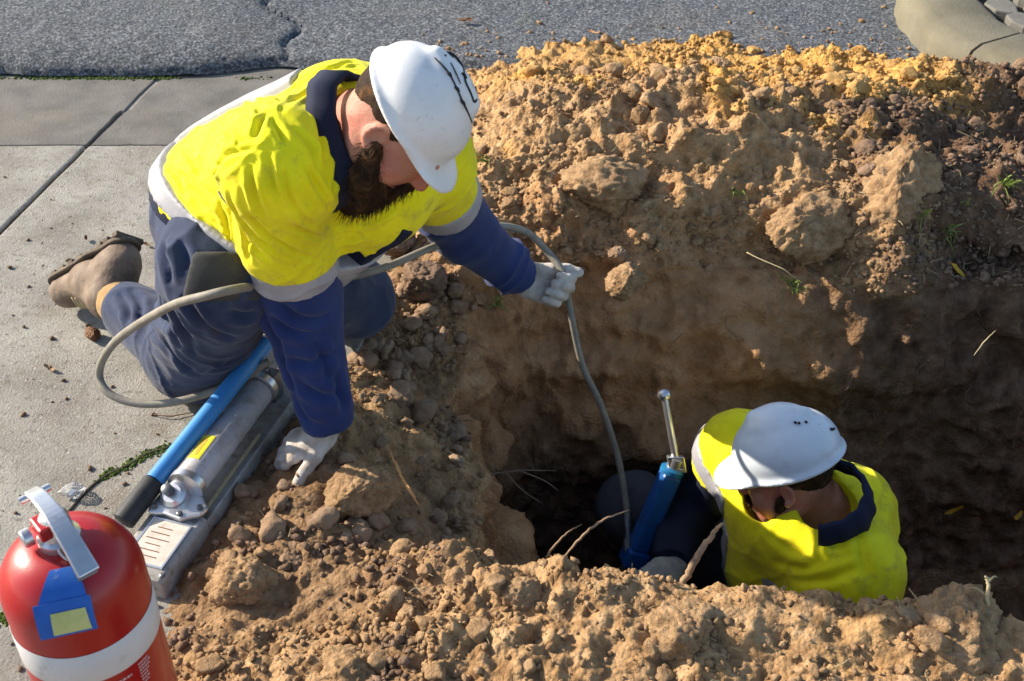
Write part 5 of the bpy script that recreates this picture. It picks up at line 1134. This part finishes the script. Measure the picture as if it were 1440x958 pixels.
# grit on the footpath
def grit():
    rr = np.random.default_rng(8); n = 900; pts = []; 
    while len(pts) < n:
        x_ = rr.uniform(-1.5, -.38); y_ = rr.uniform(1.0, 2.9)
        w = math.exp(-max(0, xbound(y_)-x_)/.16)+.10+.5*math.exp(-((x_+1.0)**2+(y_-2.25)**2)/.03)
        if rr.random() < w: pts.append((x_, y_, 0))
    pts = np.array(pts, float); return tile_crumbs('grit', pts, np.tile(A(0, 0, 1), (n, 1)), .0012+.0055*rr.random(n)**4, M['clod_dark'], 9, 'dark soil grit scattered over the concrete footpath')
grit()
def road_grit():
    rr = np.random.default_rng(18); n = 500; x_ = rr.uniform(-.3, 1.4, n); pts = np.stack([x_, 3.42+rr.exponential(.10, n), np.full(n, .018)], 1)
    tile_crumbs('grit', pts, np.tile(A(0, 0, 1), (n, 1)), .002+.008*rr.random(n)**4, M['clod'], 19, 'tan soil crumbs spilled on the road behind the heap')
road_grit()
# moss in the footpath crack
def moss():
    line = catmull([Wz(8, 872, .0), Wz(18, 850, 0), Wz(60, 770, 0), Wz(112, 702, 0), Wz(145, 672, 0), Wz(180, 655, 0), Wz(205, 640, 0), Wz(236, 630, 0)], 14)
    mb = MB(); mb.tube(line*A(1, 1, 0)+A(0, 0, .0005), .0032, 6); tag(mb.build('crack', M['dark_crack'], None), 'dark winding crack across the concrete footpath', 'crack')
    rr = np.random.default_rng(3); pts = []; rad = []
    for i, p in enumerate(line):
        t = i/len(line)
        if .14 < t < .54: continue
        wv = .5+.5*math.sin(i*.55)+.35*math.sin(i*1.7+1)
        for _ in range(int(6+14*max(0, wv))): pts.append(p*A(1, 1, 0)+A(rr.normal(), rr.normal(), 0)*(.0025+.0045*max(0, wv))+A(0, 0, -.0005)); rad.append(rr.uniform(.0012, .0034))
    o = tile_crumbs('moss', np.array(pts), np.tile(A(0, 0, 1), (len(pts), 1)), np.array(rad), M['moss'], 5, 'bright green moss growing along the footpath crack')
    pts = []; rad = []
    for _ in range(1800):
        x_ = rr.uniform(-2.2, -.72); nz_ = math.sin(x_*9)+math.sin(x_*23+1)+math.sin(x_*3.1)
        if nz_+rr.normal()*.5 > -.1: pts.append((x_, 3.340+rr.normal()*.005, -.012)); rad.append(rr.uniform(.0015, .005))
    tile_crumbs('moss', np.array(pts), np.tile(A(0, 0, 1), (len(pts), 1)), np.array(rad), M['moss'], 6, 'dark green moss along the asphalt edge above the gutter')
moss()
# crumpled clear plastic scrap near the moss
mb = MB(); rr = np.random.default_rng(2); c = Wz(103, 690, .012)
bm = bmesh.new(); bmesh.ops.create_icosphere(bm, subdivisions=2, radius=.018)
for v in bm.verts: v.co = Vector((v.co.x*1.2, v.co.y*.9, v.co.z*.7))*float(1+.35*rr.normal()*.6)+Vector(c)
me = bpy.data.meshes.new('plastic_scrap'); bm.to_mesh(me); bm.free(); o = link('plastic_scrap', me, None)
gm = bpy.data.materials.new('clear_plastic'); gm.use_nodes = True; b = gm.node_tree.nodes['Principled BSDF']; b.inputs['Transmission Weight'].default_value = .85; b.inputs['Roughness'].default_value = .12; b.inputs['IOR'].default_value = 1.35; me.materials.append(gm)
tag(o, 'crumpled clear plastic scrap at the end of the mossy crack', 'plastic scrap')
